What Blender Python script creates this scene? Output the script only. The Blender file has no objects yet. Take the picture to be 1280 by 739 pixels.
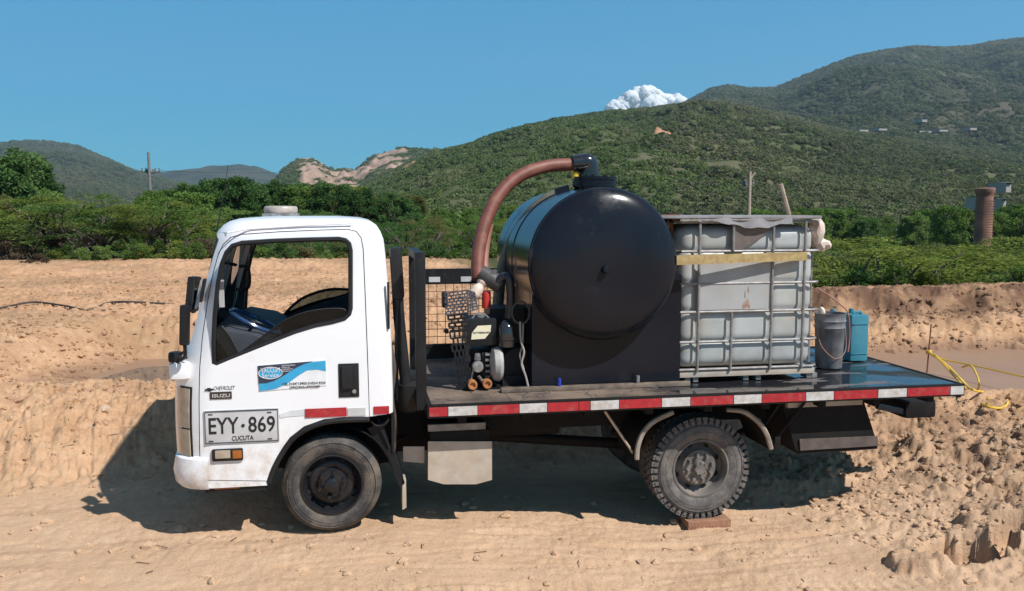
import bpy, bmesh, math, random
import numpy as np
from mathutils import Vector, Matrix, noise as mn
R = math.radians
PI = math.pi
rnd = random.Random(7)
rng = np.random.default_rng(11)
sc = bpy.context.scene
col = sc.collection

# ---------------------------------------------------------------- camera, world, sun
W0, H0, F = 1280.0, 739.0, 1074.0
PSI, TH = R(10.29), R(5.6)
CAM = np.array((.162, -6.0, 2.2))
_s, _c, _st, _ct = math.sin(PSI), math.cos(PSI), math.sin(TH), math.cos(TH)
FWD = np.array((_s*_ct, _c*_ct, -_st)); RGT = np.array((_c, -_s, 0.)); UPV = np.array((_s*_st, _c*_st, _ct))

cam_d = bpy.data.cameras.new('camera'); cam = bpy.data.objects.new('camera', cam_d); col.objects.link(cam)
cam_d.lens = 36.0*F/W0; cam_d.sensor_width = 36; cam_d.clip_start = .1; cam_d.clip_end = 20000
cam.matrix_world = Matrix(((RGT[0], UPV[0], -FWD[0], CAM[0]), (RGT[1], UPV[1], -FWD[1], CAM[1]), (RGT[2], UPV[2], -FWD[2], CAM[2]), (0, 0, 0, 1)))
sc.camera = cam

SUNV = Vector((.59, -.62, 1.0)).normalized()
sun_el = math.asin(SUNV.z); sun_az = math.atan2(SUNV.x, SUNV.y)
world = bpy.data.worlds.new('World'); sc.world = world; world.use_nodes = True
wn = world.node_tree; bg = wn.nodes['Background']
sky = wn.nodes.new('ShaderNodeTexSky'); sky.sky_type = 'NISHITA'; sky.sun_disc = False
sky.sun_elevation = sun_el; sky.sun_rotation = sun_az
sky.altitude = 300; sky.air_density = 1.25; sky.dust_density = 0.0; sky.ozone_density = 1.6
mt = wn.nodes.new('ShaderNodeMix'); mt.data_type = 'RGBA'; mt.blend_type = 'MULTIPLY'; mt.inputs[0].default_value = 1; mt.inputs[7].default_value = (.34, .87, 1.12, 1)
mk = wn.nodes.new('ShaderNodeMix'); mk.data_type = 'RGBA'; mk.inputs[0].default_value = .5; mk.inputs[7].default_value = (.42, 4.3, 8.2, 1)
wt = wn.nodes.new('ShaderNodeTexCoord'); wx = wn.nodes.new('ShaderNodeSeparateXYZ'); wr = wn.nodes.new('ShaderNodeMapRange'); wr.interpolation_type = 'SMOOTHSTEP'
wr.inputs[1].default_value = .15; wr.inputs[2].default_value = .75; wr.inputs[3].default_value = .58; wr.inputs[4].default_value = 0
wn.links.new(wt.outputs['Generated'], wx.inputs[0]); wn.links.new(wx.outputs[2], wr.inputs[0]); wn.links.new(wr.outputs[0], mk.inputs[0])
wr2 = wn.nodes.new('ShaderNodeMapRange'); wr2.interpolation_type = 'SMOOTHSTEP'; wr2.inputs[1].default_value = .15; wr2.inputs[2].default_value = .7; wr2.inputs[3].default_value = 1; wr2.inputs[4].default_value = .1
wn.links.new(wx.outputs[2], wr2.inputs[0]); wn.links.new(wr2.outputs[0], mt.inputs[0])
wn.links.new(sky.outputs[0], mt.inputs[6]); wn.links.new(mt.outputs[2], mk.inputs[6]); wn.links.new(mk.outputs[2], bg.inputs[0]); bg.inputs[1].default_value = .07
sl = bpy.data.lights.new('sun', 'SUN'); sun = bpy.data.objects.new('sun', sl); col.objects.link(sun)
sl.energy = 5.0; sl.angle = R(.5); sl.color = (1, .975, .94)
sun.rotation_mode = 'QUATERNION'; sun.rotation_quaternion = SUNV.to_track_quat('Z', 'Y'); sun.location = (5, -5, 12)
sc.view_settings.view_transform = 'Standard'; sc.view_settings.look = 'None'
sc.view_settings.exposure = .32; sc.view_settings.gamma = 1
sc.cycles.max_bounces = 6
sc.cycles.volume_bounces = 0

# ---------------------------------------------------------------- reading positions
def ray(px, py):
    return FWD + (px-W0/2)/F*RGT + (H0/2-py)/F*UPV
def at(px, py, Y):
    d = ray(px, py); return Vector(CAM + d*((Y-CAM[1])/d[1]))
def atz(px, py, z):
    d = ray(px, py); return Vector(CAM + d*((z-CAM[2])/d[2]))
def atd(px, py, Z):
    return Vector(CAM + ray(px, py)*Z)
def sz(n, x, y, z=0):   # pixels to metres at a point
    p = np.array((x, y, z))-CAM; return n*float(p @ FWD)/F

# ---------------------------------------------------------------- materials
def mat(name, c1, c2=None, rough=.6, metal=0, nscale=6, bump=0, bscale=40, spec=.5, dust=None, dustamt=0, dscale=5, coat=0, detail=6, contrast=(.35, .65), r2=None):
    m = bpy.data.materials.new(name); m.use_nodes = True
    nt = m.node_tree; N = nt.nodes; L = nt.links; b = N['Principled BSDF']
    b.inputs['Roughness'].default_value = rough; b.inputs['Metallic'].default_value = metal
    b.inputs['Specular IOR Level'].default_value = spec
    b.inputs['Coat Weight'].default_value = coat; b.inputs['Coat Roughness'].default_value = .08
    tc = N.new('ShaderNodeTexCoord')
    if c2 is None: c2 = tuple(v*.82 for v in c1)
    nz = N.new('ShaderNodeTexNoise'); nz.inputs['Scale'].default_value = nscale; nz.inputs['Detail'].default_value = detail
    L.new(tc.outputs['Object'], nz.inputs['Vector'])
    rp = N.new('ShaderNodeValToRGB'); rp.color_ramp.elements[0].position = contrast[0]; rp.color_ramp.elements[1].position = contrast[1]
    rp.color_ramp.elements[0].color = (*c2, 1); rp.color_ramp.elements[1].color = (*c1, 1)
    L.new(nz.outputs[0], rp.inputs[0]); out = rp.outputs[0]
    if dustamt:
        n2 = N.new('ShaderNodeTexNoise'); n2.inputs['Scale'].default_value = dscale; n2.inputs['Detail'].default_value = 8; n2.inputs['Roughness'].default_value = .65
        L.new(tc.outputs['Object'], n2.inputs['Vector'])
        mr = N.new('ShaderNodeMapRange'); mr.inputs[1].default_value = .62-.35*dustamt; mr.inputs[2].default_value = .85-.25*dustamt
        mr.inputs[4].default_value = min(1, .5+dustamt*.5)
        L.new(n2.outputs[0], mr.inputs[0])
        mx = N.new('ShaderNodeMix'); mx.data_type = 'RGBA'
        L.new(mr.outputs[0], mx.inputs[0]); L.new(out, mx.inputs[6]); mx.inputs[7].default_value = (*(dust or (.42, .29, .18)), 1)
        out = mx.outputs[2]
        mr2 = N.new('ShaderNodeMapRange'); mr2.inputs[3].default_value = rough; mr2.inputs[4].default_value = max(rough, .85)
        L.new(mr.outputs[0], mr2.inputs[0]); L.new(mr2.outputs[0], b.inputs['Roughness'])
    elif r2 is not None:
        mr2 = N.new('ShaderNodeMapRange'); mr2.inputs[1].default_value = .35; mr2.inputs[2].default_value = .65
        mr2.inputs[3].default_value = rough; mr2.inputs[4].default_value = r2
        L.new(nz.outputs[0], mr2.inputs[0]); L.new(mr2.outputs[0], b.inputs['Roughness'])
    L.new(out, b.inputs['Base Color'])
    if bump:
        n3 = N.new('ShaderNodeTexNoise'); n3.inputs['Scale'].default_value = bscale; n3.inputs['Detail'].default_value = 5
        L.new(tc.outputs['Object'], n3.inputs['Vector'])
        bp = N.new('ShaderNodeBump'); bp.inputs['Strength'].default_value = bump; bp.inputs['Distance'].default_value = .02
        L.new(n3.outputs[0], bp.inputs['Height']); L.new(bp.outputs[0], b.inputs['Normal'])
    return m
M = {}
M['paint'] = mat('white_paint', (.80, .80, .81), (.77, .77, .78), .3, nscale=2, coat=.4, dustamt=.10, dscale=3, dust=(.62, .54, .45))
_n = M['paint'].node_tree; _b = _n.nodes['Principled BSDF']; _src = _b.inputs['Base Color'].links[0].from_socket
_tc = _n.nodes.new('ShaderNodeTexCoord'); _sx = _n.nodes.new('ShaderNodeSeparateXYZ'); _n.links.new(_tc.outputs['Object'], _sx.inputs[0])
_mr = _n.nodes.new('ShaderNodeMapRange'); _mr.inputs[1].default_value = .85; _mr.inputs[2].default_value = .35; _n.links.new(_sx.outputs[2], _mr.inputs[0])
_nz = _n.nodes.new('ShaderNodeTexNoise'); _nz.inputs['Scale'].default_value = 9; _nz.inputs['Detail'].default_value = 9; _nz.inputs['Roughness'].default_value = .75; _n.links.new(_tc.outputs['Object'], _nz.inputs['Vector'])
_m2 = _n.nodes.new('ShaderNodeMapRange'); _m2.inputs[1].default_value = .42; _m2.inputs[2].default_value = .68; _n.links.new(_nz.outputs[0], _m2.inputs[0])
_mm = _n.nodes.new('ShaderNodeMath'); _mm.operation = 'MULTIPLY'; _n.links.new(_mr.outputs[0], _mm.inputs[0]); _n.links.new(_m2.outputs[0], _mm.inputs[1])
_mk = _n.nodes.new('ShaderNodeMix'); _mk.data_type = 'RGBA'; _n.links.new(_mm.outputs[0], _mk.inputs[0]); _n.links.new(_src, _mk.inputs[6]); _mk.inputs[7].default_value = (.55, .43, .32, 1); _n.links.new(_mk.outputs[2], _b.inputs['Base Color'])
M['trim'] = mat('black_plastic', (.012, .012, .013), (.018, .018, .019), .5, bump=.1, spec=.3)
M['interior'] = mat('grey_trim', (.06, .066, .08), (.04, .045, .055), .7)
M['blackmetal'] = mat('black_metal', (.014, .014, .016), (.008, .008, .009), .5, dustamt=.12, dscale=17, dust=(.06, .05, .04), spec=.3)
M['chassis'] = mat('chassis_black', (.012, .010, .009), (.007, .006, .006), .75, dustamt=.2, dscale=14, dust=(.035, .024, .018), spec=.25)
M['tank'] = mat('tank_paint', (.007, .009, .014), (.013, .014, .019), .20, nscale=1.6, dustamt=.16, dscale=3.0, dust=(.028, .026, .026), bump=.035, bscale=5, spec=.25)
M['tankhead'] = M['tank']
M['tyre'] = mat('tyre_rubber', (.055, .05, .047), (.035, .033, .032), .8, dustamt=.55, dscale=6, dust=(.20, .155, .115), bump=.3, bscale=60)
M['tyre2'] = mat('dusty_tyre_rubber', (.11, .10, .095), (.07, .065, .06), .85, dustamt=.6, dscale=9, dust=(.22, .19, .165), bump=.3, bscale=60)
M['rimblack'] = mat('black_rim_paint', (.012, .012, .014), (.02, .02, .022), .25, dustamt=.05, dscale=14, coat=.15, spec=.3, dust=(.04, .035, .03))
M['rimdust'] = mat('dusty_rim', (.17, .15, .135), (.10, .09, .08), .6, dustamt=.4, dscale=9, dust=(.25, .20, .16))
M['hole'] = mat('dark_gap', (.006, .006, .006), None, .9)
M['red'] = mat('red_reflective_tape', (.42, .02, .028), (.32, .018, .024), .4, nscale=30, dustamt=.28, dscale=14, dust=(.3, .16, .12))
M['white'] = mat('white_reflective_tape', (.60, .58, .56), (.44, .42, .40), .4, nscale=30, dustamt=.45, dscale=14, dust=(.38, .27, .17))
M['silver'] = mat('dusty_aluminium', (.50, .44, .37), (.40, .33, .26), .5, metal=.15, nscale=9, dustamt=.6, dscale=7, dust=(.46, .35, .25))
M['galv'] = mat('galvanised_tube', (.30, .29, .285), (.20, .18, .17), .5, metal=.35, nscale=20, dustamt=.38, dscale=12, dust=(.36, .27, .19))
M['bottle'] = mat('milky_plastic', (.42, .44, .43), (.31, .32, .305), .38, nscale=4, dustamt=.42, dscale=3.5, dust=(.40, .34, .255))
M['bottle'].node_tree.nodes['Principled BSDF'].inputs['Subsurface Weight'].default_value = 0
M['plate'] = mat('plate_silver', (.62, .62, .62), (.50, .50, .50), .35, metal=.2, nscale=5)
M['ink'] = mat('black_ink', (.015, .015, .015), None, .5)
M['orange'] = mat('orange_plastic', (.50, .20, .07), (.38, .14, .05), .4)
M['amber'] = mat('amber_lens', (.42, .13, .02), (.30, .09, .02), .2)
M['lens'] = mat('clear_lens', (.46, .38, .30), (.34, .27, .20), .12, nscale=15, coat=.6)
M['cream'] = mat('cream_print', (.80, .74, .52), None, .5)
M['hose'] = mat('rust_red_hose', (.20, .062, .038), (.14, .045, .030), .55, nscale=14, dustamt=.25, dscale=10, dust=(.32, .17, .12))
M['hose2'] = mat('faded_pink_hose', (.34, .17, .13), (.27, .12, .09), .6)
M['olive'] = mat('olive_grey_hose', (.14, .14, .105), (.09, .09, .07), .7, dustamt=.3, dscale=14, dust=(.24, .21, .16))
M['yellow'] = mat('yellow_rope', (.80, .52, .04), (.62, .36, .03), .5, nscale=80)
M['strap'] = mat('yellow_wood', (.42, .31, .13), (.30, .21, .09), .7, nscale=24, dustamt=.35, dscale=20, dust=(.25, .12, .05))
M['jug'] = mat('aqua_plastic', (.055, .24, .31), (.045, .20, .26), .35, nscale=4, dustamt=.2, dscale=9, dust=(.22, .30, .30))
M['bucket'] = mat('grey_bucket_plastic', (.20, .20, .205), (.09, .09, .095), .6, nscale=9, dustamt=.35, dscale=7, dust=(.30, .25, .21))
M['brick'] = mat('fired_brick', (.34, .17, .10), (.24, .12, .07), .9, nscale=14, bump=.6, bscale=60)
M['rag'] = mat('pale_plastic_rag', (.66, .56, .48), (.55, .42, .34), .6, nscale=20)
M['tarp'] = mat('grey_sheet', (.30, .29, .30), (.20, .19, .20), .55, nscale=7, dustamt=.2, dscale=9, dust=(.38, .30, .24))
M['rust'] = mat('rusty_iron', (.24, .09, .05), (.14, .06, .04), .8, nscale=12)
M['wood'] = mat('weathered_pole_wood', (.42, .31, .22), (.30, .22, .16), .85, nscale=10)
M['concrete'] = mat('grey_pole', (.20, .19, .18), (.14, .13, .12), .8, nscale=6)
M['redpl'] = mat('red_plastic', (.45, .03, .02), None, .4)
M['blue'] = mat('blue_steering_cover', (.03, .09, .22), (.02, .05, .12), .25, coat=.5)
M['bluecap'] = mat('blue_plastic', (.03, .05, .42), None, .4)
M['cable'] = mat('dark_hose', (.05, .04, .035), (.08, .06, .05), .7)
M['whitecable'] = mat('pale_cable', (.36, .31, .27), None, .5)
M['steel'] = mat('worn_cast_metal', (.40, .39, .37), (.16, .15, .14), .4, metal=.5, nscale=22)
M['beacon'] = mat('dusty_lens', (.42, .36, .31), (.34, .28, .24), .4, nscale=30)
M['wall'] = mat('whitewashed_wall', (.40, .37, .32), None, .9)
M['roof'] = mat('pale_roof', (.30, .27, .24), None, .8)
M['chim'] = mat('old_chimney_brick', (.34, .17, .11), (.20, .10, .075), .95, nscale=2.2, bump=.5, bscale=6)
M['cloud'] = mat('cloud_white', (.96, .96, .97), (.95, .95, .96), 1.0, spec=0)
_nt = M['cloud'].node_tree; _tr = _nt.nodes.new('ShaderNodeBsdfTranslucent'); _tr.inputs[0].default_value = (.97, .97, .98, 1); _mx = _nt.nodes.new('ShaderNodeMixShader'); _mx.inputs[0].default_value = .35
_nt.links.new(_nt.nodes['Principled BSDF'].outputs[0], _mx.inputs[1]); _nt.links.new(_tr.outputs[0], _mx.inputs[2]); _nt.links.new(_mx.outputs[0], _nt.nodes['Material Output'].inputs[0])

def glass(name, tint, alpha=.25, rough=.03):
    m = bpy.data.materials.new(name); m.use_nodes = True; nt = m.node_tree; N = nt.nodes; L = nt.links
    N.remove(N['Principled BSDF']); o = N['Material Output']
    t = N.new('ShaderNodeBsdfTransparent'); t.inputs[0].default_value = (*tint, 1)
    g = N.new('ShaderNodeBsdfGlossy'); g.inputs['Roughness'].default_value = rough
    fr = N.new('ShaderNodeFresnel'); fr.inputs[0].default_value = 1.32
    nz = N.new('ShaderNodeTexNoise'); nz.inputs['Scale'].default_value = 7
    d = N.new('ShaderNodeBsdfDiffuse'); d.inputs[0].default_value = (.35, .32, .28, 1)
    m1 = N.new('ShaderNodeMixShader'); L.new(fr.outputs[0], m1.inputs[0]); L.new(t.outputs[0], m1.inputs[1]); L.new(g.outputs[0], m1.inputs[2])
    m2 = N.new('ShaderNodeMixShader'); mm = N.new('ShaderNodeMath'); mm.operation = 'MULTIPLY'; mm.inputs[1].default_value = alpha
    L.new(nz.outputs[0], mm.inputs[0]); L.new(mm.outputs[0], m2.inputs[0]); L.new(m1.outputs[0], m2.inputs[1]); L.new(d.outputs[0], m2.inputs[2])
    L.new(m2.outputs[0], o.inputs[0]); return m
M['glass'] = glass('dusty_window_glass', (.36, .41, .41), .035)
M['screen'] = glass('windscreen_glass', (.45, .52, .54), .10)
M['mirror'] = mat('mirror_glass', (.6, .62, .62), None, .04, metal=1)

# ---------------------------------------------------------------- mesh helpers
class MB:
    def __init__(self): self.v = []; self.f = []
    def add(self, vs, fs):
        o = len(self.v); self.v += [tuple(p) for p in vs]; self.f += [tuple(i+o for i in f) for f in fs]; return self
    def box(self, c, s, rot=None, bev=0):
        x, y, z = (k/2 for k in s)
        if bev:
            bm = bmesh.new(); bmesh.ops.create_cube(bm, size=1)
            for v in bm.verts: v.co = Vector((v.co.x*s[0], v.co.y*s[1], v.co.z*s[2]))
            bmesh.ops.bevel(bm, geom=bm.edges[:], offset=bev, segments=2, affect='EDGES', profile=.7)
            bm.verts.index_update(); vs = [v.co.copy() for v in bm.verts]; fs = [tuple(v.index for v in f.verts) for f in bm.faces]; bm.free()
        else:
            vs = [Vector(p) for p in ((-x, -y, -z), (x, -y, -z), (x, y, -z), (-x, y, -z), (-x, -y, z), (x, -y, z), (x, y, z), (-x, y, z))]
            fs = [(3, 2, 1, 0), (4, 5, 6, 7), (0, 1, 5, 4), (1, 2, 6, 5), (2, 3, 7, 6), (3, 0, 4, 7)]
        if rot is not None: vs = [rot @ v for v in vs]
        c = Vector(c); return self.add([v+c for v in vs], fs)
    def boxb(self, a, b, bev=0):
        return self.box(((a[0]+b[0])/2, (a[1]+b[1])/2, (a[2]+b[2])/2), (abs(a[0]-b[0]), abs(a[1]-b[1]), abs(a[2]-b[2])), bev=bev)
    def prism(self, poly, y0, y1):          # polygon of (x,z), extruded along y
        n = len(poly)
        ar = sum(poly[i][0]*poly[(i+1) % n][1]-poly[(i+1) % n][0]*poly[i][1] for i in range(n))
        if ar < 0: poly = poly[::-1]
        vs = [(p[0], y0, p[1]) for p in poly]+[(p[0], y1, p[1]) for p in poly]
        fs = [tuple(range(n)), tuple(range(2*n-1, n-1, -1))]+[(i, i+n, (i+1) % n+n, (i+1) % n) for i in range(n)]
        return self.add(vs, fs)
    def tube(self, pts, r, n=8, cap=True, closed=False):
        pts = [Vector(p) for p in pts]; k = len(pts); rs = r if isinstance(r, (list, tuple)) else [r]*k
        vs = []; up = None
        for i, p in enumerate(pts):
            if closed: t = pts[(i+1) % k]-pts[i-1]
            else: t = pts[min(i+1, k-1)]-pts[max(i-1, 0)]
            t.normalize()
            if up is None: up = t.orthogonal().normalized()
            up = (up-t*up.dot(t)).normalized(); w = t.cross(up)
            for j in range(n):
                a = 2*PI*j/n; vs.append(p+up*math.cos(a)*rs[i]+w*math.sin(a)*rs[i])
        fs = []
        for i in range(k if closed else k-1):
            i2 = (i+1) % k
            for j in range(n): fs.append((i*n+j, i*n+(j+1) % n, i2*n+(j+1) % n, i2*n+j))
        if cap and not closed: fs += [tuple(range(n))[::-1], tuple((k-1)*n+j for j in range(n))]
        return self.add(vs, fs)
    def lathe(self, prof, c, axis='y', n=48, close=False):     # profile of (radius, along axis)
        vs = []; k = len(prof)
        for r, a in prof:
            for j in range(n):
                t = 2*PI*j/n; u, w = r*math.cos(t), r*math.sin(t)
                vs.append(Vector(c)+Vector({'y': (u, a, w), 'z': (u, w, a), 'x': (a, u, w)}[axis]))
        fs = []
        for i in range(k if close else k-1):
            i2 = (i+1) % k
            for j in range(n): fs.append((i*n+j, i2*n+j, i2*n+(j+1) % n, i*n+(j+1) % n))
        return self.add(vs, fs)
    def bm(self):
        b = bmesh.new(); vv = [b.verts.new(p) for p in self.v]
        for f in self.f:
            try: b.faces.new([vv[i] for i in f])
            except ValueError: pass
        return b
    def build(self, name, m, parent=None, label=None, smooth=40, kind=None, fix=True):
        b = self.bm(); bmesh.ops.remove_doubles(b, verts=b.verts[:], dist=1e-5)
        if fix: bmesh.ops.recalc_face_normals(b, faces=b.faces[:])
        me = bpy.data.meshes.new(name); b.to_mesh(me); b.free()
        if smooth: me.shade_smooth() if smooth >= 180 else sharp(me, smooth)
        me.materials.append(m)
        return link(bpy.data.objects.new(name, me), parent, label, kind)
def sharp(me, deg):
    me.shade_smooth()
    b = bmesh.new(); b.from_mesh(me)
    for e in b.edges:
        e.smooth = not (len(e.link_faces) != 2 or e.calc_face_angle(0) > R(deg))
    b.to_mesh(me); b.free()
ROOTLOC = {}
def link(o, parent=None, label=None, kind=None):
    col.objects.link(o)
    if parent is not None:
        o.parent = parent; g = parent
        loc = Vector((0, 0, 0))
        while g is not None:
            loc = loc+ROOTLOC.get(g.name, Vector((0, 0, 0))); g = None
        # meshes carry world coordinates; only Empties are moved away from the origin
        if parent.name in ROOTLOC: o.matrix_parent_inverse = Matrix.Translation(-ROOTLOC[parent.name])
    if label: o['label'] = label
    if kind: o['kind'] = kind
    return o
def thing(name, label, cat, loc=(0, 0, 0), group=None):
    o = bpy.data.objects.new(name, None); col.objects.link(o); o.location = loc; o.empty_display_size = .2
    o['label'] = label; o['category'] = cat
    if group: o['group'] = group
    ROOTLOC[o.name] = Vector(loc); return o
def tag(o, label, cat, group=None):
    o['label'] = label; o['category'] = cat
    if group: o['group'] = group
    return o
def text(s, h, loc, m, parent, xs=1.0, bold=0, name='lettering', shear=0, depth=.0006, rotz=0, align='LEFT'):
    cu = bpy.data.curves.new('lettering_curve', 'FONT'); cu.body = s; cu.size = 1; cu.offset = bold; cu.shear = shear
    cu.extrude = .5; cu.align_x = align; cu.resolution_u = 3
    t = bpy.data.objects.new('lettering_source', cu); col.objects.link(t)
    me = bpy.data.meshes.new_from_object(t.evaluated_get(bpy.context.evaluated_depsgraph_get()))
    bpy.data.objects.remove(t)
    k = h/.73
    for v in me.vertices:
        x, y, z = v.co
        v.co = (loc[0]+x*k*xs*math.cos(rotz)-y*k*math.sin(rotz), loc[1]-z*depth*2, loc[2]+y*k*math.cos(rotz)+x*k*xs*math.sin(rotz))
    me.materials.clear(); me.materials.append(m); me.name = name
    return link(bpy.data.objects.new(name, me), parent)
def pz(pts, Y): return [(lambda q: (q.x, q.z))(at(x, y, Y)) for x, y in pts]
def smoothpath(pts, n=8):
    P = [Vector(p) for p in pts]; P = [P[0]*2-P[1]]+P+[P[-1]*2-P[-2]]; out = []
    for i in range(1, len(P)-2):
        for k in range(n):
            t = k/n; a, b, c, d = P[i-1], P[i], P[i+1], P[i+2]
            out.append(.5*((2*b)+(c-a)*t+(2*a-5*b+4*c-d)*t*t+(3*b-a-3*c+d)*t**3))
    out.append(P[-2]); return out
def boolean(o, cutters, op='DIFFERENCE'):
    for c in cutters:
        md = o.modifiers.new('b', 'BOOLEAN'); md.object = c; md.operation = op; md.solver = 'EXACT'; md.material_mode = 'TRANSFER'
        me = bpy.data.meshes.new_from_object(o.evaluated_get(bpy.context.evaluated_depsgraph_get()))
        old = o.data; o.modifiers.clear(); o.data = me
    return o
def npmesh(name, V, Fc, m, parent=None, smooth=False, kind=None, label=None):
    me = bpy.data.meshes.new(name); V = np.asarray(V, np.float32); Fc = np.asarray(Fc, np.int32)
    me.vertices.add(len(V)); me.vertices.foreach_set('co', V.ravel())
    k = Fc.shape[1]; me.loops.add(Fc.size); me.loops.foreach_set('vertex_index', Fc.ravel())
    me.polygons.add(len(Fc)); me.polygons.foreach_set('loop_start', np.arange(0, Fc.size, k, dtype=np.int32))
    me.polygons.foreach_set('use_smooth', np.full(len(Fc), smooth)); me.update(calc_edges=True)
    me.materials.append(m)
    o = bpy.data.objects.new(name, me)
    return link(o, parent, label, kind)

# ---------------------------------------------------------------- noise
def _h(ix, iy, s):
    n = (ix.astype(np.int64)*374761393+iy.astype(np.int64)*668265263+s*1274126177) & 0xffffffff
    n = ((n ^ (n >> 13))*1274126177) & 0xffffffff
    return ((n ^ (n >> 16)) & 0xffffff)/float(0xffffff)
def perlin(x, y, s=0):
    ix, iy = np.floor(x), np.floor(y); fx, fy = x-ix, y-iy
    u, v = fx*fx*fx*(fx*(fx*6-15)+10), fy*fy*fy*(fy*(fy*6-15)+10)
    def g(a, b):
        t = _h(ix+a, iy+b, s)*2*PI; return np.cos(t)*(fx-a)+np.sin(t)*(fy-b)
    return ((g(0, 0)*(1-u)+g(1, 0)*u)*(1-v)+(g(0, 1)*(1-u)+g(1, 1)*u)*v)*1.4
def fbm(x, y, o=4, s=0, gain=.5):
    r = 0; a = 1
    for i in range(o): r = r+a*perlin(x, y, s+i*7); x = x*2.03+3.1; y = y*2.03+1.7; a *= gain
    return r
def worley(x, y, s=0):
    ix, iy = np.floor(x), np.floor(y); d1 = np.full(np.shape(x), 9.)
    for a in (-1, 0, 1):
        for b in (-1, 0, 1):
            jx, jy = ix+a, iy+b
            d = (jx+_h(jx, jy, s)-x)**2+(jy+_h(jx, jy, s+5)-y)**2
            d1 = np.minimum(d1, d)
    return np.sqrt(d1)
def clod(x, y, s=0):       # rounded lumps, 0..1
    wx = x+.35*perlin(x*1.7, y*1.7, s+3); wy = y+.35*perlin(x*1.7+9, y*1.7, s+4)
    return np.clip(1-worley(wx, wy, s)*1.25, 0, 1)**.7
def S(a, b, t):
    t = np.clip((t-a)/(b-a), 0, 1); return t*t*(3-2*t)

# ---------------------------------------------------------------- ground
def ground_h(x, y, fine=True):
    a = x/(np.maximum(y, -4)+6.2)
    Rr = S(.22, .5, a)
    wob = fbm(x*.5, y*.5, 3, 21)
    z0 = -.085-.18*S(.2, 2.6, x)+.16*S(3.8, 7, x)+.03*S(-1, -3, x)
    z0 = z0*S(14, 4, np.abs(y))
    yf = 1.45+.35*S(-1, 2, x)-.5*S(3, 6, x)+.15*wob
    yc = 3.55-1.15*S(1, 6, x)+.2*fbm(x*.7, y*.2, 2, 5)
    zc = .35-.20*S(1, 6, x)+.03*wob
    z = z0+(zc-z0)*S(yf, yf+1.35, y)
    floor = np.where(x > 0, -.25, .10)-.35*S(-3.9, -2.3, x+.4*wob)*(x <= 0)
    z = z+(floor-z)*S(yc+.0, yc+.75, y)
    ye = 4.5+2.7*S(-4.3, -3.1, x)-2.2*S(1, 7, x)+.3*wob
    zt = .55+.05*wob
    bankL = S(ye, ye+1.9, y)
    bankR = S(ye, ye+2.3, y)*.72
    z = z+(zt-z)*((1-Rr)*bankL+Rr*bankR)
    # back field and ridges
    zl = .50+.02*S(8, 16, y)+.15*S(16.4, 18.3, y+.8*wob)
    zr = .30+.34*S(7.1, 7.6, y+.35*wob+.25*fbm(x*1.4, y*1.4, 2, 8))
    far = (1-Rr)*zl+Rr*zr
    k = S(7.2, 8.6, y)*(1-Rr)+Rr*S(6.2, 7.0, y)
    z = z+(far-z)*k
    z = z-.15*S(21, 30, y)-2.3*S(.16, .34, a)*S(8.7, 12.5, y)+.10*fbm(x*.35, y*.1, 3, 15)*S(15, 17, y)*S(22, 19, y)
    if fine:
        dist = np.hypot(x-CAM[0], y-CAM[1])
        track = S(yf+.1, yf-.3, y)*S(4.6, 3.4, x)      # trodden strip round the truck
        face = S(yf-.1, yf+.3, y)*S(yc+.3, yc-.1, y)
        mound = S(3.9, 5.2, x+.5*wob-.25*y)*S(1.75, 1.1, y+.3*wob)*S(-1.4, -.6, y)
        mound = np.maximum(mound, S(2.9, 4.2, x+.3*wob)*S(.5, .9, y)*S(2.6, 1.8, y)*.6)
        dry = 1-track
        z = z+.012*fbm(x*1.6, y*1.6, 4, 31)+.006*fbm(x*9, y*9, 3, 33)*(1+dry)
        z = z+(.020*clod(x*4.2, y*4.2, 41)*dry+.026*clod(x*10, y*10, 43)*dry+.014*clod(x*22, y*22, 44)*dry)*(1+.5*face)*(1-.7*Rr*S(1.5, 2.0, y)*S(5, 4, y))
        z = z-.010*track*S(.10, .0, np.abs(fbm(x*.35, y*2.2, 3, 49)))-.008*track*S(.5, .56, np.sin(x*2*PI/.09)*.5+.5)*np.exp(-((y+.95+.1*np.sin(x*.5))/.10)**2)
        z = z+.010*clod(x*16, y*14, 47)*track*S(.1, .6, fbm(x*.9, y*.9, 2, 48)+.35)
        rill = fbm(x*9+y*2, y*1.6, 4, 51, .6)
        z = z+face*(.024*rill+.05*fbm(x*2.2, y*2.2, 4, 52)+.018*fbm(x*24, y*10, 3, 53))
        z = z+mound*(.10*S(-.3, .5, wob)+.09*clod(x*2.0, y*2.0, 61)+.085*clod(x*5.0, y*5.0, 62)+.06*clod(x*10, y*10, 63)+.035*clod(x*21, y*21, 64))
        fld = S(6.5, 8.5, y)*S(24, 19, y)
        z = z+fld*(.04*clod(x*2.1, y*2.1, 71)+.06*clod(x*4.3+3, y*4.3, 72)+.05*clod(x*8.3, y*8.3, 74)+.04*fbm(x*.6, y*.6, 3, 73))
        z = z+Rr*S(4.9, 5.6, y)*S(9, 7.5, y)*(.06*clod(x*2.6, y*2.6, 75)+.09*clod(x*5, y*5, 76)+.05*clod(x*11, y*11, 77))
        # rut scraped by the near wheels and the pit by the right edge
        z = z-.022*np.exp(-((y+.16+.03*np.sin(x*1.1))/.045)**2)*S(1.6, 2.1, x)*S(4.2, 3.7, x)
        for (cx, cy, rx, ry, dz) in PITS:
            q = ((x-cx)/rx)**2+((y-cy)/ry)**2+.35*fbm(x*4, y*4, 3, 81)
            z = z+dz*S(1.1, .62, q+.3*fbm(x*11, y*11, 2, 82))
    return z
_p = lambda px, py, z: atz(px, py, z)
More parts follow.
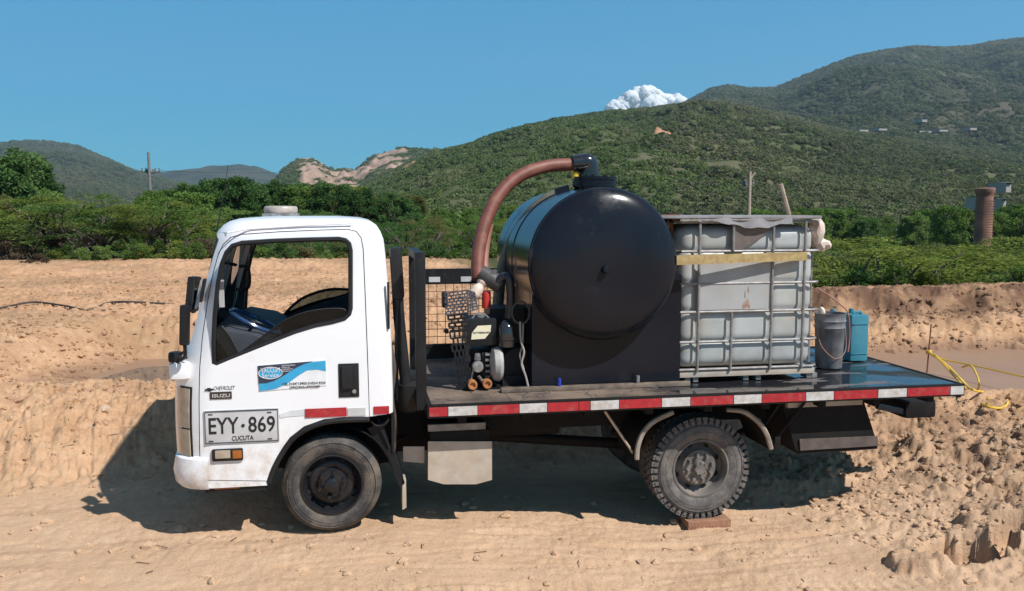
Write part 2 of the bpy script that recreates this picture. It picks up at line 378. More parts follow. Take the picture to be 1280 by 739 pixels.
PITS = [(_p(1205, 690, -.2).x, _p(1205, 690, -.2).y, .36, .24, -.30), (_p(1275, 676, -.2).x, _p(1275, 676, -.2).y, .22, .2, -.22),
        (_p(1150, 690, -.15).x, _p(1150, 690, -.15).y, .24, .17, .075), (_p(1232, 650, -.15).x, _p(1232, 650, -.15).y, .22, .12, .06),
        (_p(1005, 585, -.2).x, _p(1005, 590, -.2).y, .35, .10, .05), (_p(640, 672, -.2).x, _p(640, 672, -.2).y, .32, .05, -.02)]
az_c = PSI
A = np.concatenate([np.linspace(-PI, -R(37), 60, endpoint=False), np.linspace(-R(37), R(37), 860, endpoint=False), np.linspace(R(37), PI, 60)])+az_c
rad = np.concatenate([[.02, .6, 1.3, 2.2], np.geomspace(3.0, 34, 640), np.geomspace(36, 9000, 70)])
AA, RR = np.meshgrid(A, rad)
GX, GY = CAM[0]+RR*np.sin(AA), CAM[1]+RR*np.cos(AA)
GZ = ground_h(GX, GY); GZ = GZ-S(500, 3000, RR)*4
na = len(A)
V = np.stack([GX, GY, GZ], -1).reshape(-1, 3)
i, j = np.meshgrid(np.arange(len(rad)-1), np.arange(na-1), indexing='ij'); b0 = (i*na+j).ravel()
Fq = np.stack([b0, b0+na, b0+na+1, b0+1], -1)

def dirt_mat():
    m = bpy.data.materials.new('clay_soil'); m.use_nodes = True; nt = m.node_tree; N = nt.nodes; L = nt.links; b = N['Principled BSDF']
    b.inputs['Roughness'].default_value = .95; b.inputs['Specular IOR Level'].default_value = .15
    tc = N.new('ShaderNodeTexCoord')
    def nz(s, d=6, r=.6, sc3=None):
        n = N.new('ShaderNodeTexNoise'); n.inputs['Scale'].default_value = s; n.inputs['Detail'].default_value = d; n.inputs['Roughness'].default_value = r
        if sc3:
            mp = N.new('ShaderNodeMapping'); mp.inputs['Scale'].default_value = sc3; L.new(tc.outputs['Object'], mp.inputs[0]); L.new(mp.outputs[0], n.inputs['Vector'])
        else: L.new(tc.outputs['Object'], n.inputs['Vector'])
        return n.outputs[0]
    def ramp(f, p0, p1, c0, c1):
        r = N.new('ShaderNodeValToRGB'); r.color_ramp.elements[0].position = p0; r.color_ramp.elements[1].position = p1
        r.color_ramp.elements[0].color = (*c0, 1); r.color_ramp.elements[1].color = (*c1, 1); L.new(f, r.inputs[0]); return r.outputs[0]
    def mix(f, a, c, blend='MIX'):
        x = N.new('ShaderNodeMix'); x.data_type = 'RGBA'; x.blend_type = blend
        if isinstance(f, float): x.inputs[0].default_value = f
        else: L.new(f, x.inputs[0])
        L.new(a, x.inputs[6])
        if isinstance(c, tuple): x.inputs[7].default_value = (*c, 1)
        else: L.new(c, x.inputs[7])
        return x.outputs[2]
    def mr(f, a, b_, c=0., d=1.):
        x = N.new('ShaderNodeMapRange'); x.inputs[1].default_value = a; x.inputs[2].default_value = b_; x.inputs[3].default_value = c; x.inputs[4].default_value = d
        L.new(f, x.inputs[0]); return x.outputs[0]
    def mul(a, c):
        x = N.new('ShaderNodeMath'); x.operation = 'MULTIPLY'; L.new(a, x.inputs[0]); L.new(c, x.inputs[1]); return x.outputs[0]
    sx = N.new('ShaderNodeSeparateXYZ'); L.new(tc.outputs['Object'], sx.inputs[0])
    base = ramp(nz(1.3, 8), .35, .65, (.44, .255, .135), (.56, .35, .205))
    base = mix(mr(nz(26, 5, .7), .52, .72, 0, .55), base, (.28, .155, .085))
    base = mix(mr(nz(9, 6, .7, (.35, 1, 1)), .50, .68, 0, .5), base, (.62, .43, .28))
    base = mix(mr(nz(90, 3, .6), .58, .68, 0, .5), base, (.18, .095, .05)); base = mix(mul(mr(nz(14, 4, .7), .58, .64, 0, .55), mr(sx.outputs[1], 1.2, 7, 0, 1)), base, (.20, .105, .055))
    # pale trodden strip near the truck, redder field behind
    nearm = mr(sx.outputs[1], 2.2, .6, 0, 1)
    base = mix(mr(nearm, 0, 1, 0, .45), base, ramp(nz(2.2, 6, .6, (.5, 1.6, 1)), .3, .7, (.53, .365, .235), (.66, .475, .33)))
    redf = mr(sx.outputs[1], 6, 9, 0, .55)
    base = mix(redf, base, ramp(nz(.7, 6), .35, .65, (.43, .235, .125), (.57, .34, .20)))
    fl = mul(mr(sx.outputs[1], 5.5, 8, 0, 1), mr(nz(.9, 7, .65, (.28, 1, 1)), .48, .60, 0, .75))
    base = mix(fl, base, ramp(nz(6, 6, .7), .35, .65, (.26, .155, .085), (.42, .27, .155)))
    bk_ = mul(mr(nz(1.7, 7, .65, (.5, 1, 1.6)), .52, .62, 0, .55), mr(sx.outputs[1], 1.2, 2.2, 0, 1)); base = mix(bk_, base, (.33, .19, .11))
    # damp soil close to the water level between the banks
    zn = mr(sx.outputs[2], .22, .07, 0, 1); yin = mr(sx.outputs[1], 2.2, 3.6, 0, 1); yo = mr(sx.outputs[1], 7.6, 6.2, 0, 1)
    wet = mul(mul(zn, yin), yo)
    base = mix(mul(wet, mr(nz(3), .2, .5, .5, .9)), base, (.25, .145, .09))
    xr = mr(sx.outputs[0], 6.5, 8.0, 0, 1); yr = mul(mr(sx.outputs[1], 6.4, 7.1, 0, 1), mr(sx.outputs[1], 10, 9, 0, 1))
    base = mix(mul(mul(xr, yr), mr(nz(1.6, 5), .40, .55, .25, .9)), base, (.13, .07, .045))  # far right cut bank: shade painted into the colour, over damp dark soil
    # mud freshly dug on the right
    dg = mul(mr(sx.outputs[0], 4.2, 5.6, 0, 1), mr(sx.outputs[1], 2.4, 1.7, 0, 1))
    base = mix(mul(dg, mr(nz(2.6, 6, .7), .42, .58, .1, .75)), base, (.21, .12, .07))
    # damp patches in the trodden strip
    pm = mul(mr(nz(1.1, 5, .6, (.5, 2.5, 1)), .60, .68, 0, .6), nearm)
    base = mix(pm, base, (.36, .20, .12))
    st = mul(mr(nz(3.0, 6, .65, (.10, 1.6, 1)), .54, .62, 0, .5), nearm); base = mix(st, base, (.40, .25, .155))
    sp = mul(mr(nz(55, 4, .6), .66, .72, 0, .8), nearm); base = mix(sp, base, (.22, .13, .08))
    gr = mul(mr(sx.outputs[1], 20.5, 24, 0, 1), mr(nz(.4, 6), .2, .4, .6, 1))
    gr2 = mul(mr(sx.outputs[1], 8.8, 10.2, 0, 1), mr(sx.outputs[0], 2.5, 4, 0, 1))
    base = mix(gr, base, (.05, .065, .025)); base = mix(gr2, base, (.06, .07, .028))
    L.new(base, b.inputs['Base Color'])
    h = N.new('ShaderNodeMath'); h.operation = 'MULTIPLY_ADD'; L.new(nz(18, 8, .7), h.inputs[0]); h.inputs[1].default_value = 1.0; L.new(nz(60, 5, .7), h.inputs[2])
    bp = N.new('ShaderNodeBump'); bp.inputs['Strength'].default_value = .55; bp.inputs['Distance'].default_value = .03
    L.new(h.outputs[0], bp.inputs['Height']); L.new(bp.outputs[0], b.inputs['Normal'])
    return m
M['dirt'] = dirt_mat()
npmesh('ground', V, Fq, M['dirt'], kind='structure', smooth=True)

# pond water
def water_mat():
    m = bpy.data.materials.new('muddy_water'); m.use_nodes = True; nt = m.node_tree; N = nt.nodes; L = nt.links; b = N['Principled BSDF']
    tc = N.new('ShaderNodeTexCoord'); n = N.new('ShaderNodeTexNoise'); n.inputs['Scale'].default_value = .8; L.new(tc.outputs['Object'], n.inputs['Vector'])
    r = N.new('ShaderNodeValToRGB'); r.color_ramp.elements[0].color = (.26, .15, .09, 1); r.color_ramp.elements[1].color = (.34, .21, .13, 1); L.new(n.outputs[0], r.inputs[0])
    L.new(r.outputs[0], b.inputs['Base Color']); b.inputs['Roughness'].default_value = .35; b.inputs['IOR'].default_value = 1.33; b.inputs['Specular IOR Level'].default_value = .3
    n2 = N.new('ShaderNodeTexNoise'); n2.inputs['Scale'].default_value = 7; mp = N.new('ShaderNodeMapping'); mp.inputs['Scale'].default_value = (.5, 2.4, 1)
    L.new(tc.outputs['Object'], mp.inputs[0]); L.new(mp.outputs[0], n2.inputs['Vector'])
    bp = N.new('ShaderNodeBump'); bp.inputs['Strength'].default_value = .12; bp.inputs['Distance'].default_value = .02
    L.new(n2.outputs[0], bp.inputs['Height']); L.new(bp.outputs[0], b.inputs['Normal']); return m
wm = MB(); wm.add([(-6, 3.2, .035), (13, 2.2, .035), (14, 6.4, .035), (-6, 7.4, .035)], [(0, 1, 2, 3)])
wm.build('pond_water', water_mat(), kind='structure', smooth=0)

pw_ = MB(); pts_ = [atz(x, y, .045) for x, y in ((128, 472.5), (138, 469), (150, 466), (160, 463), (172, 460), (190, 458), (215, 457.5), (235, 459), (250, 464), (240, 475), (210, 480), (160, 478))]
pw_.add(pts_, [tuple(range(len(pts_)))])
M['clear'] = mat('clear_puddle', (.05, .06, .07), (.03, .04, .05), .05, nscale=3, spec=.9)
pw_.build('puddle', M['clear'], kind='structure', smooth=0)
# loose clods and stones lying on the ground: nobody could count them
def ico(sub):
    b = bmesh.new(); bmesh.ops.create_icosphere(b, subdivisions=sub, radius=1); b.verts.ensure_lookup_table()
    v = np.array([q.co[:] for q in b.verts]); f = np.array([[w.index for w in q.verts] for q in b.faces]); b.free(); return v, f
I1, IF1 = ico(1); I2, IF2 = ico(2)
def scatter_clods(n, areas, name, mtl, smin, smax):
    Vs = []; Fs = []; o = 0
    for k in range(n):
        ar = areas[rng.integers(len(areas))]
        x = rng.uniform(ar[0], ar[1]); y = rng.uniform(ar[2], ar[3]); s = smin*(smax/smin)**(rng.random()**2.2)
        sc3 = rng.uniform(.6, 1.2, 3)*s; sc3[2] *= .7
        v = I1*(1+rng.uniform(-.28, .28, (len(I1), 1)))*sc3
        Vs.append(v+np.array((x, y, 0))); Fs.append(IF1+o); o += len(v)
    Vv = np.concatenate(Vs); nn = len(I1); cx = Vv.reshape(n, nn, 3).mean(1)
    zz = ground_h(cx[:, 0], cx[:, 1]); ok = np.repeat(zz > .06, nn) | (np.repeat(cx[:, 1], nn) < 1.5)
    Vv[:, 2] += np.repeat(zz, nn)
    if name == 'loose_clods':
        bad = ~ok; Vv[bad, 2] -= .6
    return npmesh(name, Vv, np.concatenate(Fs), mtl, smooth=False)
cl = scatter_clods(9000, [(-5, -1.2, 1.2, 3.6), (-7, 0, 6.5, 14), (-7, 14, 7, 16), (4.2, 8, -.8, 2.3), (3.8, 7, -.8, 2.0), (4.2, 8, -.8, 2.3), (-9, 3, 10, 18), (5, 12, 5, 8), (-3.5, 6, -1.6, .9)],
                   'loose_clods', M['dirt'], .007, .05)
cl['kind'] = 'stuff'
cl = scatter_clods(6000, [(-9, 5, 7.5, 17), (-9, 2, 7, 12), (5, 13, 5, 7.4), (-6, -2.5, 4.6, 7.5)], 'field_clods', M['dirt'], .012, .07); cl['kind'] = 'stuff'

# ---------------------------------------------------------------- hills
def hill_mat(name, c1, c2, c3, s, rock=None):
    m = bpy.data.materials.new(name); m.use_nodes = True; nt = m.node_tree; N = nt.nodes; L = nt.links; b = N['Principled BSDF']
    b.inputs['Roughness'].default_value = 1; b.inputs['Specular IOR Level'].default_value = .05
    g = N.new('ShaderNodeNewGeometry')
    n = N.new('ShaderNodeTexNoise'); n.inputs['Scale'].default_value = s; n.inputs['Detail'].default_value = 10; n.inputs['Roughness'].default_value = .7; L.new(g.outputs['Position'], n.inputs['Vector'])
    r = N.new('ShaderNodeValToRGB'); e = r.color_ramp.elements; e[0].position = .36; e[0].color = (*c1, 1); e[1].position = .64; e[1].color = (*c3, 1)
    q = e.new(.5); q.color = (*c2, 1); L.new(n.outputs[0], r.inputs[0]); out = r.outputs[0]
    if rock:
        at_ = N.new('ShaderNodeAttribute'); at_.attribute_name = 'rock'
        n2 = N.new('ShaderNodeTexNoise'); n2.inputs['Scale'].default_value = .09; n2.inputs['Detail'].default_value = 8; n2.inputs['Roughness'].default_value = .7; L.new(g.outputs['Position'], n2.inputs['Vector'])
        r2 = N.new('ShaderNodeValToRGB'); r2.color_ramp.elements[0].position = .35; r2.color_ramp.elements[1].position = .65
        r2.color_ramp.elements[0].color = (*rock[0], 1); r2.color_ramp.elements[1].color = (*rock[1], 1); L.new(n2.outputs[0], r2.inputs[0])
        mx = N.new('ShaderNodeMix'); mx.data_type = 'RGBA'; L.new(at_.outputs['Fac'], mx.inputs[0]); L.new(out, mx.inputs[6]); L.new(r2.outputs[0], mx.inputs[7]); out = mx.outputs[2]
    L.new(out, b.inputs['Base Color']); return m
def hill_fn(prof, Zf, Zr, zf, amp, sc_, seed, tilt=1.0):
    xs = np.array([p[0] for p in prof], float); ys = np.array([p[1] for p in prof], float)
    def fn(px, t):
        px = np.asarray(px, float); t = np.asarray(t, float)
        tt = np.clip(t, 0, 1); Z = Zf+(Zr-Zf)*t
        py = np.interp(px, xs, ys)
        u = (px-W0/2)/F; yh = H0/2-F*math.tan(TH)
        v = (H0/2-yh)/F
        X = CAM[0]+Z*(FWD[0]+u*RGT[0]+v*UPV[0]); Y = CAM[1]+Z*(FWD[1]+u*RGT[1]+v*UPV[1])
        zr = CAM[2]+Zr*(FWD[2]+(H0/2-py)/F*UPV[2])
        g = tt**tilt
        z = zf+(zr-zf)*g
        n = fbm(X*sc_, Y*sc_, 4, seed); rdg = 1-np.abs(fbm(X*sc_*1.6+5, Y*sc_*1.6, 3, seed+9))
        env = np.sin(PI*np.clip(tt, 0, 1))
        z = z+amp*(n*.7+(rdg-.75)*1.0)*env*(zr/60.)
        z = z-np.maximum(t-1, 0)*(Zr-Zf)*.5
        return X, Y, z
    return fn
def hill(name, fn, px0, px1, nu, nt, mtl, rough_amp=0, rs=.05, rockfn=None):
    U = np.linspace(px0, px1, nu); T = np.concatenate([np.linspace(0, 1, nt), np.linspace(1.02, 1.6, 6)])
    UU, TT = np.meshgrid(U, T); X, Y, Z = fn(UU, TT)
    rk = None
    if rockfn:
        rk = rockfn(UU, TT, X, Y)
        Z = Z+rk*(fbm(X*.05, Y*.05, 4, 91)*7)*np.sin(PI*np.clip(TT, 0, 1))**.5
    Z = Z+rough_amp*fbm(X*rs, Y*rs, 3, 92)*np.clip(TT*6, 0, 1)
    i, j = np.meshgrid(np.arange(len(T)-1), np.arange(nu-1), indexing='ij'); b = (i*nu+j).ravel()
    o = npmesh(name, np.stack([X, Y, Z], -1).reshape(-1, 3), np.stack([b, b+1, b+nu+1, b+nu], -1), mtl, smooth=True, kind='structure')
    if rk is not None:
        a = o.data.attributes.new('rock', 'FLOAT', 'POINT'); a.data.foreach_set('value', np.clip(rk, 0, 1).ravel().astype(np.float32))
    return o
fn_main = hill_fn([(200, 262), (430, 246), (470, 226), (510, 206), (545, 192), (560, 189), (590, 182), (620, 170), (650, 162), (700, 151), (760, 142), (810, 138), (860, 131), (900, 131), (960, 143), (1040, 163), (1140, 180), (1280, 196), (1700, 215)], 90, 620, -3, 8, .011, 101)
fn_far = hill_fn([(500, 230), (760, 165), (830, 143), (860, 127), (885, 114), (905, 110), (935, 113), (965, 113), (1000, 98), (1030, 86), (1060, 75), (1100, 67), (1135, 63), (1165, 64), (1200, 63), (1230, 57), (1280, 51), (1400, 38), (1700, 60)], 420, 1500, 5, 5.5, .005, 121)
fn_quarry = hill_fn([(320, 245), (345, 228), (358, 210), (368, 203), (380, 198), (395, 199), (404, 205), (418, 214), (430, 211), (446, 214), (458, 203), (472, 194), (488, 189), (505, 186), (530, 187), (560, 189), (600, 186), (680, 205)], 500, 900, 4, 5, .012, 141)
fn_dark = hill_fn([(-500, 190), (-100, 192), (0, 182), (25, 178), (60, 178), (100, 184), (135, 199), (170, 215), (205, 224), (260, 238), (330, 262)], 700, 1900, 4, 8, .004, 161)
fn_blue = hill_fn([(60, 240), (150, 222), (200, 215), (240, 211), (270, 207), (300, 206), (322, 208), (345, 217), (400, 232), (480, 250)], 1600, 2450, 4, 6, .003, 181)
def rock_main(U, T, X, Y):
    q = S(1.1, .6, ((U-852)/17)**2+((T-.70)/.035)**2+.5*fbm(X*.05, Y*.05, 3, 77))
    q = np.maximum(q, S(1.1, .7, ((U-828)/14)**2+((T-.40)/.03)**2+.5*fbm(X*.05, Y*.05, 3, 78)))
    return np.maximum(q, .7*S(1.1, .7, ((U-510)/10)**2+((T-.62)/.04)**2+.5*fbm(X*.05, Y*.05, 3, 79)))
def rock_q(U, T, X, Y):
    n = fbm(X*.03, Y*.03, 4, 171)*.8
    a = S(1.2, .8, ((U-392)/30)**2+((T-.72)/.50)**2+n)*S(366, 378, U+12*n)
    b = S(1.2, .8, ((U-430)/34)**2+((T-.62)/.36)**2+n)
    c = S(1.2, .8, ((U-480)/34)**2+((T-.66)/.40)**2+n)*S(520, 506, U)
    return np.maximum(np.maximum(a, b), c)*(1-.75*S(.2, .45, fbm(X*.02+5, Y*.02, 4, 173)))
GREEN = ((.06, .075, .035), (.085, .095, .045), (.115, .105, .065))
BROWN = ((.045, .048, .028), (.075, .070, .045), (.10, .085, .058))
M['hill'] = hill_mat('green_hillside', *GREEN, .02, rock=((.30, .16, .09), (.42, .24, .15)))
M['hillfar'] = hill_mat('scrub_mountainside', (.05, .055, .032), (.075, .072, .045), (.10, .088, .06), .008)
M['quarry'] = hill_mat('quarried_hill', (.04, .055, .025), (.07, .08, .035), (.10, .095, .055), .02, rock=((.24, .16, .12), (.40, .285, .215)))
M['hilldark'] = hill_mat('dark_wooded_hill', (.020, .028, .022), (.042, .052, .032), (.075, .072, .05), .008)
hill('green_hill', fn_main, 200, 1700, 420, 130, M['hill'], 1.2, .08, rock_main)
hill('mountain', fn_far, 500, 1700, 320, 140, M['hillfar'], 3, .03)
hill('quarry_hill', fn_quarry, 320, 680, 220, 90, M['quarry'], .8, .08, rock_q)
hill('wooded_hill', fn_dark, -500, 330, 160, 60, M['hilldark'], 3, .03)
hill('distant_hill', fn_blue, 60, 480, 90, 40, M['hilldark'], 4, .02)

# ---------------------------------------------------------------- foliage
def leaf_mat(name, c1, c2, c3, wscale=.08, trans=.4):
    m = bpy.data.materials.new(name); m.use_nodes = True; nt = m.node_tree; N = nt.nodes; L = nt.links
    N.remove(N['Principled BSDF']); out = N['Material Output']
    g = N.new('ShaderNodeNewGeometry'); oi = N.new('ShaderNodeObjectInfo')
    n = N.new('ShaderNodeTexNoise'); n.inputs['Scale'].default_value = wscale; n.inputs['Detail'].default_value = 5; L.new(g.outputs['Position'], n.inputs['Vector'])
    ad = N.new('ShaderNodeMath'); ad.operation = 'MULTIPLY_ADD'; L.new(oi.outputs['Random'], ad.inputs[0]); ad.inputs[1].default_value = .30; L.new(n.outputs[0], ad.inputs[2])
    ad2 = N.new('ShaderNodeMath'); ad2.operation = 'MULTIPLY_ADD'; L.new(g.outputs['Random Per Island'], ad2.inputs[0]); ad2.inputs[1].default_value = .22; L.new(ad.outputs[0], ad2.inputs[2])
    r = N.new('ShaderNodeValToRGB'); e = r.color_ramp.elements; e[0].position = .52; e[0].color = (*c1, 1); e[1].position = .98; e[1].color = (*c3, 1)
    q = e.new(.76); q.color = (*c2, 1); L.new(ad2.outputs[0], r.inputs[0])
    d = N.new('ShaderNodeBsdfDiffuse'); t = N.new('ShaderNodeBsdfTranslucent'); L.new(r.outputs[0], d.inputs[0]); L.new(r.outputs[0], t.inputs[0])
    mx = N.new('ShaderNodeMixShader'); mx.inputs[0].default_value = trans; L.new(d.outputs[0], mx.inputs[1]); L.new(t.outputs[0], mx.inputs[2]); L.new(mx.outputs[0], out.inputs[0]); return m
M['leaf_acacia'] = leaf_mat('acacia_leaves', (.11, .145, .030), (.175, .22, .045), (.25, .285, .075), .3)
M['leaf_dark'] = leaf_mat('dark_leaves', (.052, .105, .030), (.085, .16, .045), (.13, .21, .065), .2)
M['leaf_mid'] = leaf_mat('bush_leaves', (.08, .14, .032), (.13, .21, .048), (.19, .27, .075), .25)
M['leaf_dry'] = leaf_mat('dry_twigs', (.10, .075, .05), (.15, .11, .075), (.13, .13, .06), 1.0)
M['leaf_olive'] = leaf_mat('olive_leaves', (.10, .11, .035), (.15, .155, .05), (.19, .18, .08), .5)
M['leaf_hill'] = leaf_mat('hillside_leaves', (.088, .13, .045), (.135, .18, .062), (.19, .19, .10), .012, .35)
M['leaf_far'] = leaf_mat('mountain_leaves', (.078, .098, .046), (.12, .138, .066), (.175, .165, .10), .006, .35)
M['bark'] = mat('thorn_bark', (.13, .10, .08), (.07, .055, .045), .95, nscale=8)

def leaves(centers, radii, nper, size, flat=1.0, seed=0):
    g = np.random.default_rng(seed); Vs = []; k = 0
    for c, r in zip(centers, radii):
        n = max(6, int(nper*(r[0]*r[2])**.7 if len(r) == 3 else nper))
        d = g.normal(size=(n, 3)); d /= np.linalg.norm(d, axis=1)[:, None]
        rr = g.random(n)**.45
        p = np.array(c)+d*rr[:, None]*np.array(r)
        a = g.normal(size=(n, 3)); a[:, 2] *= flat; a /= np.linalg.norm(a, axis=1)[:, None]
        b = np.cross(a, g.normal(size=(n, 3))); b /= np.linalg.norm(b, axis=1)[:, None]
        s = size*g.uniform(.6, 1.35, (n, 1))
        if flat < 1: a[:, 2] *= .4; b[:, 2] *= .4
        q = np.stack([p-a*s, p+b*s*.55, p+a*s, p-b*s*.55], 1)
        Vs.append(q.reshape(-1, 3))
    Vv = np.concatenate(Vs); return Vv, np.arange(len(Vv)).reshape(-1, 4)

def tree_proto(kind, seed):
    g = random.Random(seed); mb = MB(); cs = []; rs = []
    if kind == 'acacia':      # wide layered crown of flat pads, about 6 m across, 3.6 m tall
        for k in range(g.randint(3, 4)):
            a = g.uniform(0, 2*PI); tips = Vector((math.cos(a)*1.1, math.sin(a)*1.1, g.uniform(1.4, 2.0)))
            mb.tube(smoothpath([(0, 0, -.3), (.1*math.cos(a), .1*math.sin(a), .5), tips*.6, tips], 3), [.13-.008*q for q in range(10)], 6)
            for q in range(5):
                b = a+g.uniform(-1.1, 1.1); L_ = g.uniform(1.0, 2.9); e = Vector((math.cos(b)*L_, math.sin(b)*L_, g.uniform(1.7, 3.5)-.16*L_))
                mb.tube(smoothpath([tips*.7, (tips+e)/2+Vector((0, 0, -.15)), e], 3), [.05, .045, .04, .035, .03, .025, .015], 5)
                cs.append(e); rs.append((g.uniform(.5, .95), g.uniform(.5, .95), g.uniform(.10, .22)))
                for w in range(4):
                    cs.append(e+Vector((g.uniform(-.8, .8), g.uniform(-.8, .8), g.uniform(-.35, .2)))); rs.append((g.uniform(.3, .7), g.uniform(.3, .7), g.uniform(.08, .16)))
        for w in range(14):
            b = g.uniform(0, 2*PI); L_ = g.uniform(.5, 2.6); cs.append(Vector((math.cos(b)*L_, math.sin(b)*L_, g.uniform(.5, 1.9)))); rs.append((.55, .55, .2))
        Vl, Fl = leaves(cs, rs, 560, .065, .35, seed)
    elif kind == 'billow':    # broad heaped crown, leaves on the upper shell of each heap, about 5 m across, 3.6 m tall
        for k in range(5):
            a = g.uniform(0, 2*PI); mb.tube(smoothpath([(0, 0, -.3), (.3*math.cos(a), .3*math.sin(a), .7), (1.3*math.cos(a), 1.3*math.sin(a), 1.9)], 4), [.12, .11, .10, .09, .08, .07, .06, .05, .04], 6)
        Vq = []
        for k in range(30):
            a = g.uniform(0, 2*PI); L_ = 2.3*math.sqrt(g.random()); zc = g.uniform(.5, 3.1)*(1-.30*(L_/2.3)**2)+.1; r1 = g.uniform(.35, .75)
            gg = np.random.default_rng(seed*100+k); n = int(720*r1); d = gg.normal(size=(n, 3)); d /= np.linalg.norm(d, axis=1)[:, None]; d[:, 2] = np.abs(d[:, 2])-.15
            p = np.array((math.cos(a)*L_, math.sin(a)*L_, zc))+d*np.array((r1, r1, r1*.55))*gg.uniform(.75, 1.12, (n, 1))
            nr = d+gg.normal(size=(n, 3))*.6; nr /= np.linalg.norm(nr, axis=1)[:, None]; aa = np.cross(nr, gg.normal(size=(n, 3))); aa /= np.linalg.norm(aa, axis=1)[:, None]; bb = np.cross(nr, aa); q_ = gg.uniform(.028, .062, (n, 1))
            Vq.append(np.stack([p-aa*q_, p+bb*q_*.38, p+aa*q_, p-bb*q_*.38], 1).reshape(-1, 3))
        Vl = np.concatenate(Vq); Fl = np.arange(len(Vl)).reshape(-1, 4)
    elif kind == 'dense':     # round, full crown, 4 m tall
        mb.tube(smoothpath([(0, 0, -.3), (.05, 0, .8), (-.05, .08, 1.8)], 4), [.16, .15, .14, .13, .12, .11, .10, .09, .08], 7)
        for k in range(42):
            u = g.uniform(-.2, 1); a = g.uniform(0, 2*PI); r = 1.25*math.sqrt(max(0, 1-(u*.9)**2))*g.uniform(.55, 1.05)
            e = Vector((math.cos(a)*r, math.sin(a)*r, 2.2+u*1.6)); cs.append(e); s = g.uniform(.26, .5); rs.append((s, s, s*.75))
            if k < 12: mb.tube([(0, 0, 1.0+.05*k), e*.6+Vector((0, 0, .3)), e], [.05, .03, .012], 5)
        for k in range(14):
            a = g.uniform(0, 2*PI); cs.append(Vector((math.cos(a)*1.0, math.sin(a)*1.0, g.uniform(.4, 1.5)))); rs.append((.5, .5, .4))
        Vl, Fl = leaves(cs, rs, 900, .068, 1, seed)
    else:                     # 'bush': low, reaching the ground, 2 m tall
        for k in range(7):
            a = g.uniform(0, 2*PI); e = Vector((math.cos(a)*g.uniform(.3, 1.0), math.sin(a)*g.uniform(.3, 1.0), g.uniform(.8, 1.9)))
            mb.tube([(0, 0, -.2), e*.5+Vector((0, 0, .1)), e], [.04, .03, .01], 5)
        for k in range(30):
            a = g.uniform(0, 2*PI); r = g.uniform(0, 1.15); e = Vector((math.cos(a)*r, math.sin(a)*r, g.uniform(.1, 1.75)*(1-.35*r/1.15))); cs.append(e)
            s = g.uniform(.22, .42); rs.append((s, s, s*.7))
        Vl, Fl = leaves(cs, rs, 800, .058, 1, seed)
    return mb, Vl, Fl
PROTO = {}
def get_proto(kind, seed, leafm):
    key = (kind, seed, leafm)
    if key not in PROTO:
        mb, Vl, Fl = tree_proto(kind, seed)
        b = mb.bm(); me = bpy.data.meshes.new('trunk'); b.to_mesh(me); b.free(); me.shade_smooth(); me.materials.append(M['bark'])
        crown = npmesh('crown', Vl, Fl, M[leafm]); cm = crown.data; bpy.data.objects.remove(crown)
        PROTO[key] = (me, cm)
    return PROTO[key]
def plant(name, kind, seed, leafm, x, y, h, wid, label, cat, group):
    me, cm = get_proto(kind, seed, leafm); hh = {'billow': 3.6, 'acacia': 3.6, 'dense': 4.0, 'bush': 2.0}[kind]
    z = float(ground_h(np.array([x]), np.array([y]), False)[0])
    o = bpy.data.objects.new(name, None); col.objects.link(o); o.location = (x, y, z-.05); s = h/hh
    o.scale = (s*wid, s*wid, s); o.rotation_euler = (0, 0, rnd.uniform(0, 6.28)); o['label'] = label; o['category'] = cat; o['group'] = group
    for nm, d in (('trunk', me), ('crown', cm)):
        p = bpy.data.objects.new(nm, d); col.objects.link(p); p.parent = o
    return o
def top_h(px, py, Z):    # height of a crown whose top shows at py, standing at depth Z
    p = atd(px, py, Z); return p.z
LB = {'acacia': 'flat topped thorn tree with layered bright green pads', 'dense': 'round crowned dark green tree', 'bush': 'low leafy green bush'}
ORD = ['first', 'second', 'third', 'fourth', 'fifth', 'sixth', 'seventh', 'eighth', 'ninth', 'tenth', 'eleventh', 'twelfth', 'thirteenth', 'fourteenth', 'fifteenth', 'sixteenth', 'seventeenth', 'eighteenth', 'nineteenth', 'twentieth']
def band(n, px0, px1, Z0, Z1, topf, kind, leafm, name, label, cat, group, wid=(.9, 1.3), jit=8):
    for k in range(n):
        px = px0+(px1-px0)*(k+.5)/n+rnd.uniform(-.4, .4)*(px1-px0)/n
        Z = rnd.uniform(Z0, Z1); p = atd(px, 264, Z)
        py = np.interp(px, [q[0] for q in topf], [q[1] for q in topf])+rnd.uniform(-.7, 1.3)*jit
        h = top_h(px, py, Z)-float(ground_h(np.array([p.x]), np.array([p.y]), False)[0])
        lm = leafm if rnd.random() < (.4 if kind == 'billow' else .62) else rnd.choice(['leaf_mid', 'leaf_acacia', 'leaf_dark', 'leaf_olive'])
        plant(name, kind, rnd.choice((1, 2, 3)), lm, p.x, p.y, max(h, .5), rnd.uniform(*wid), label+', '+(('leftmost' if k == 0 else ORD[k]+' from the left') if k < n/2 else ('rightmost' if k == n-1 else ORD[n-1-k]+' from the right')), cat, group)
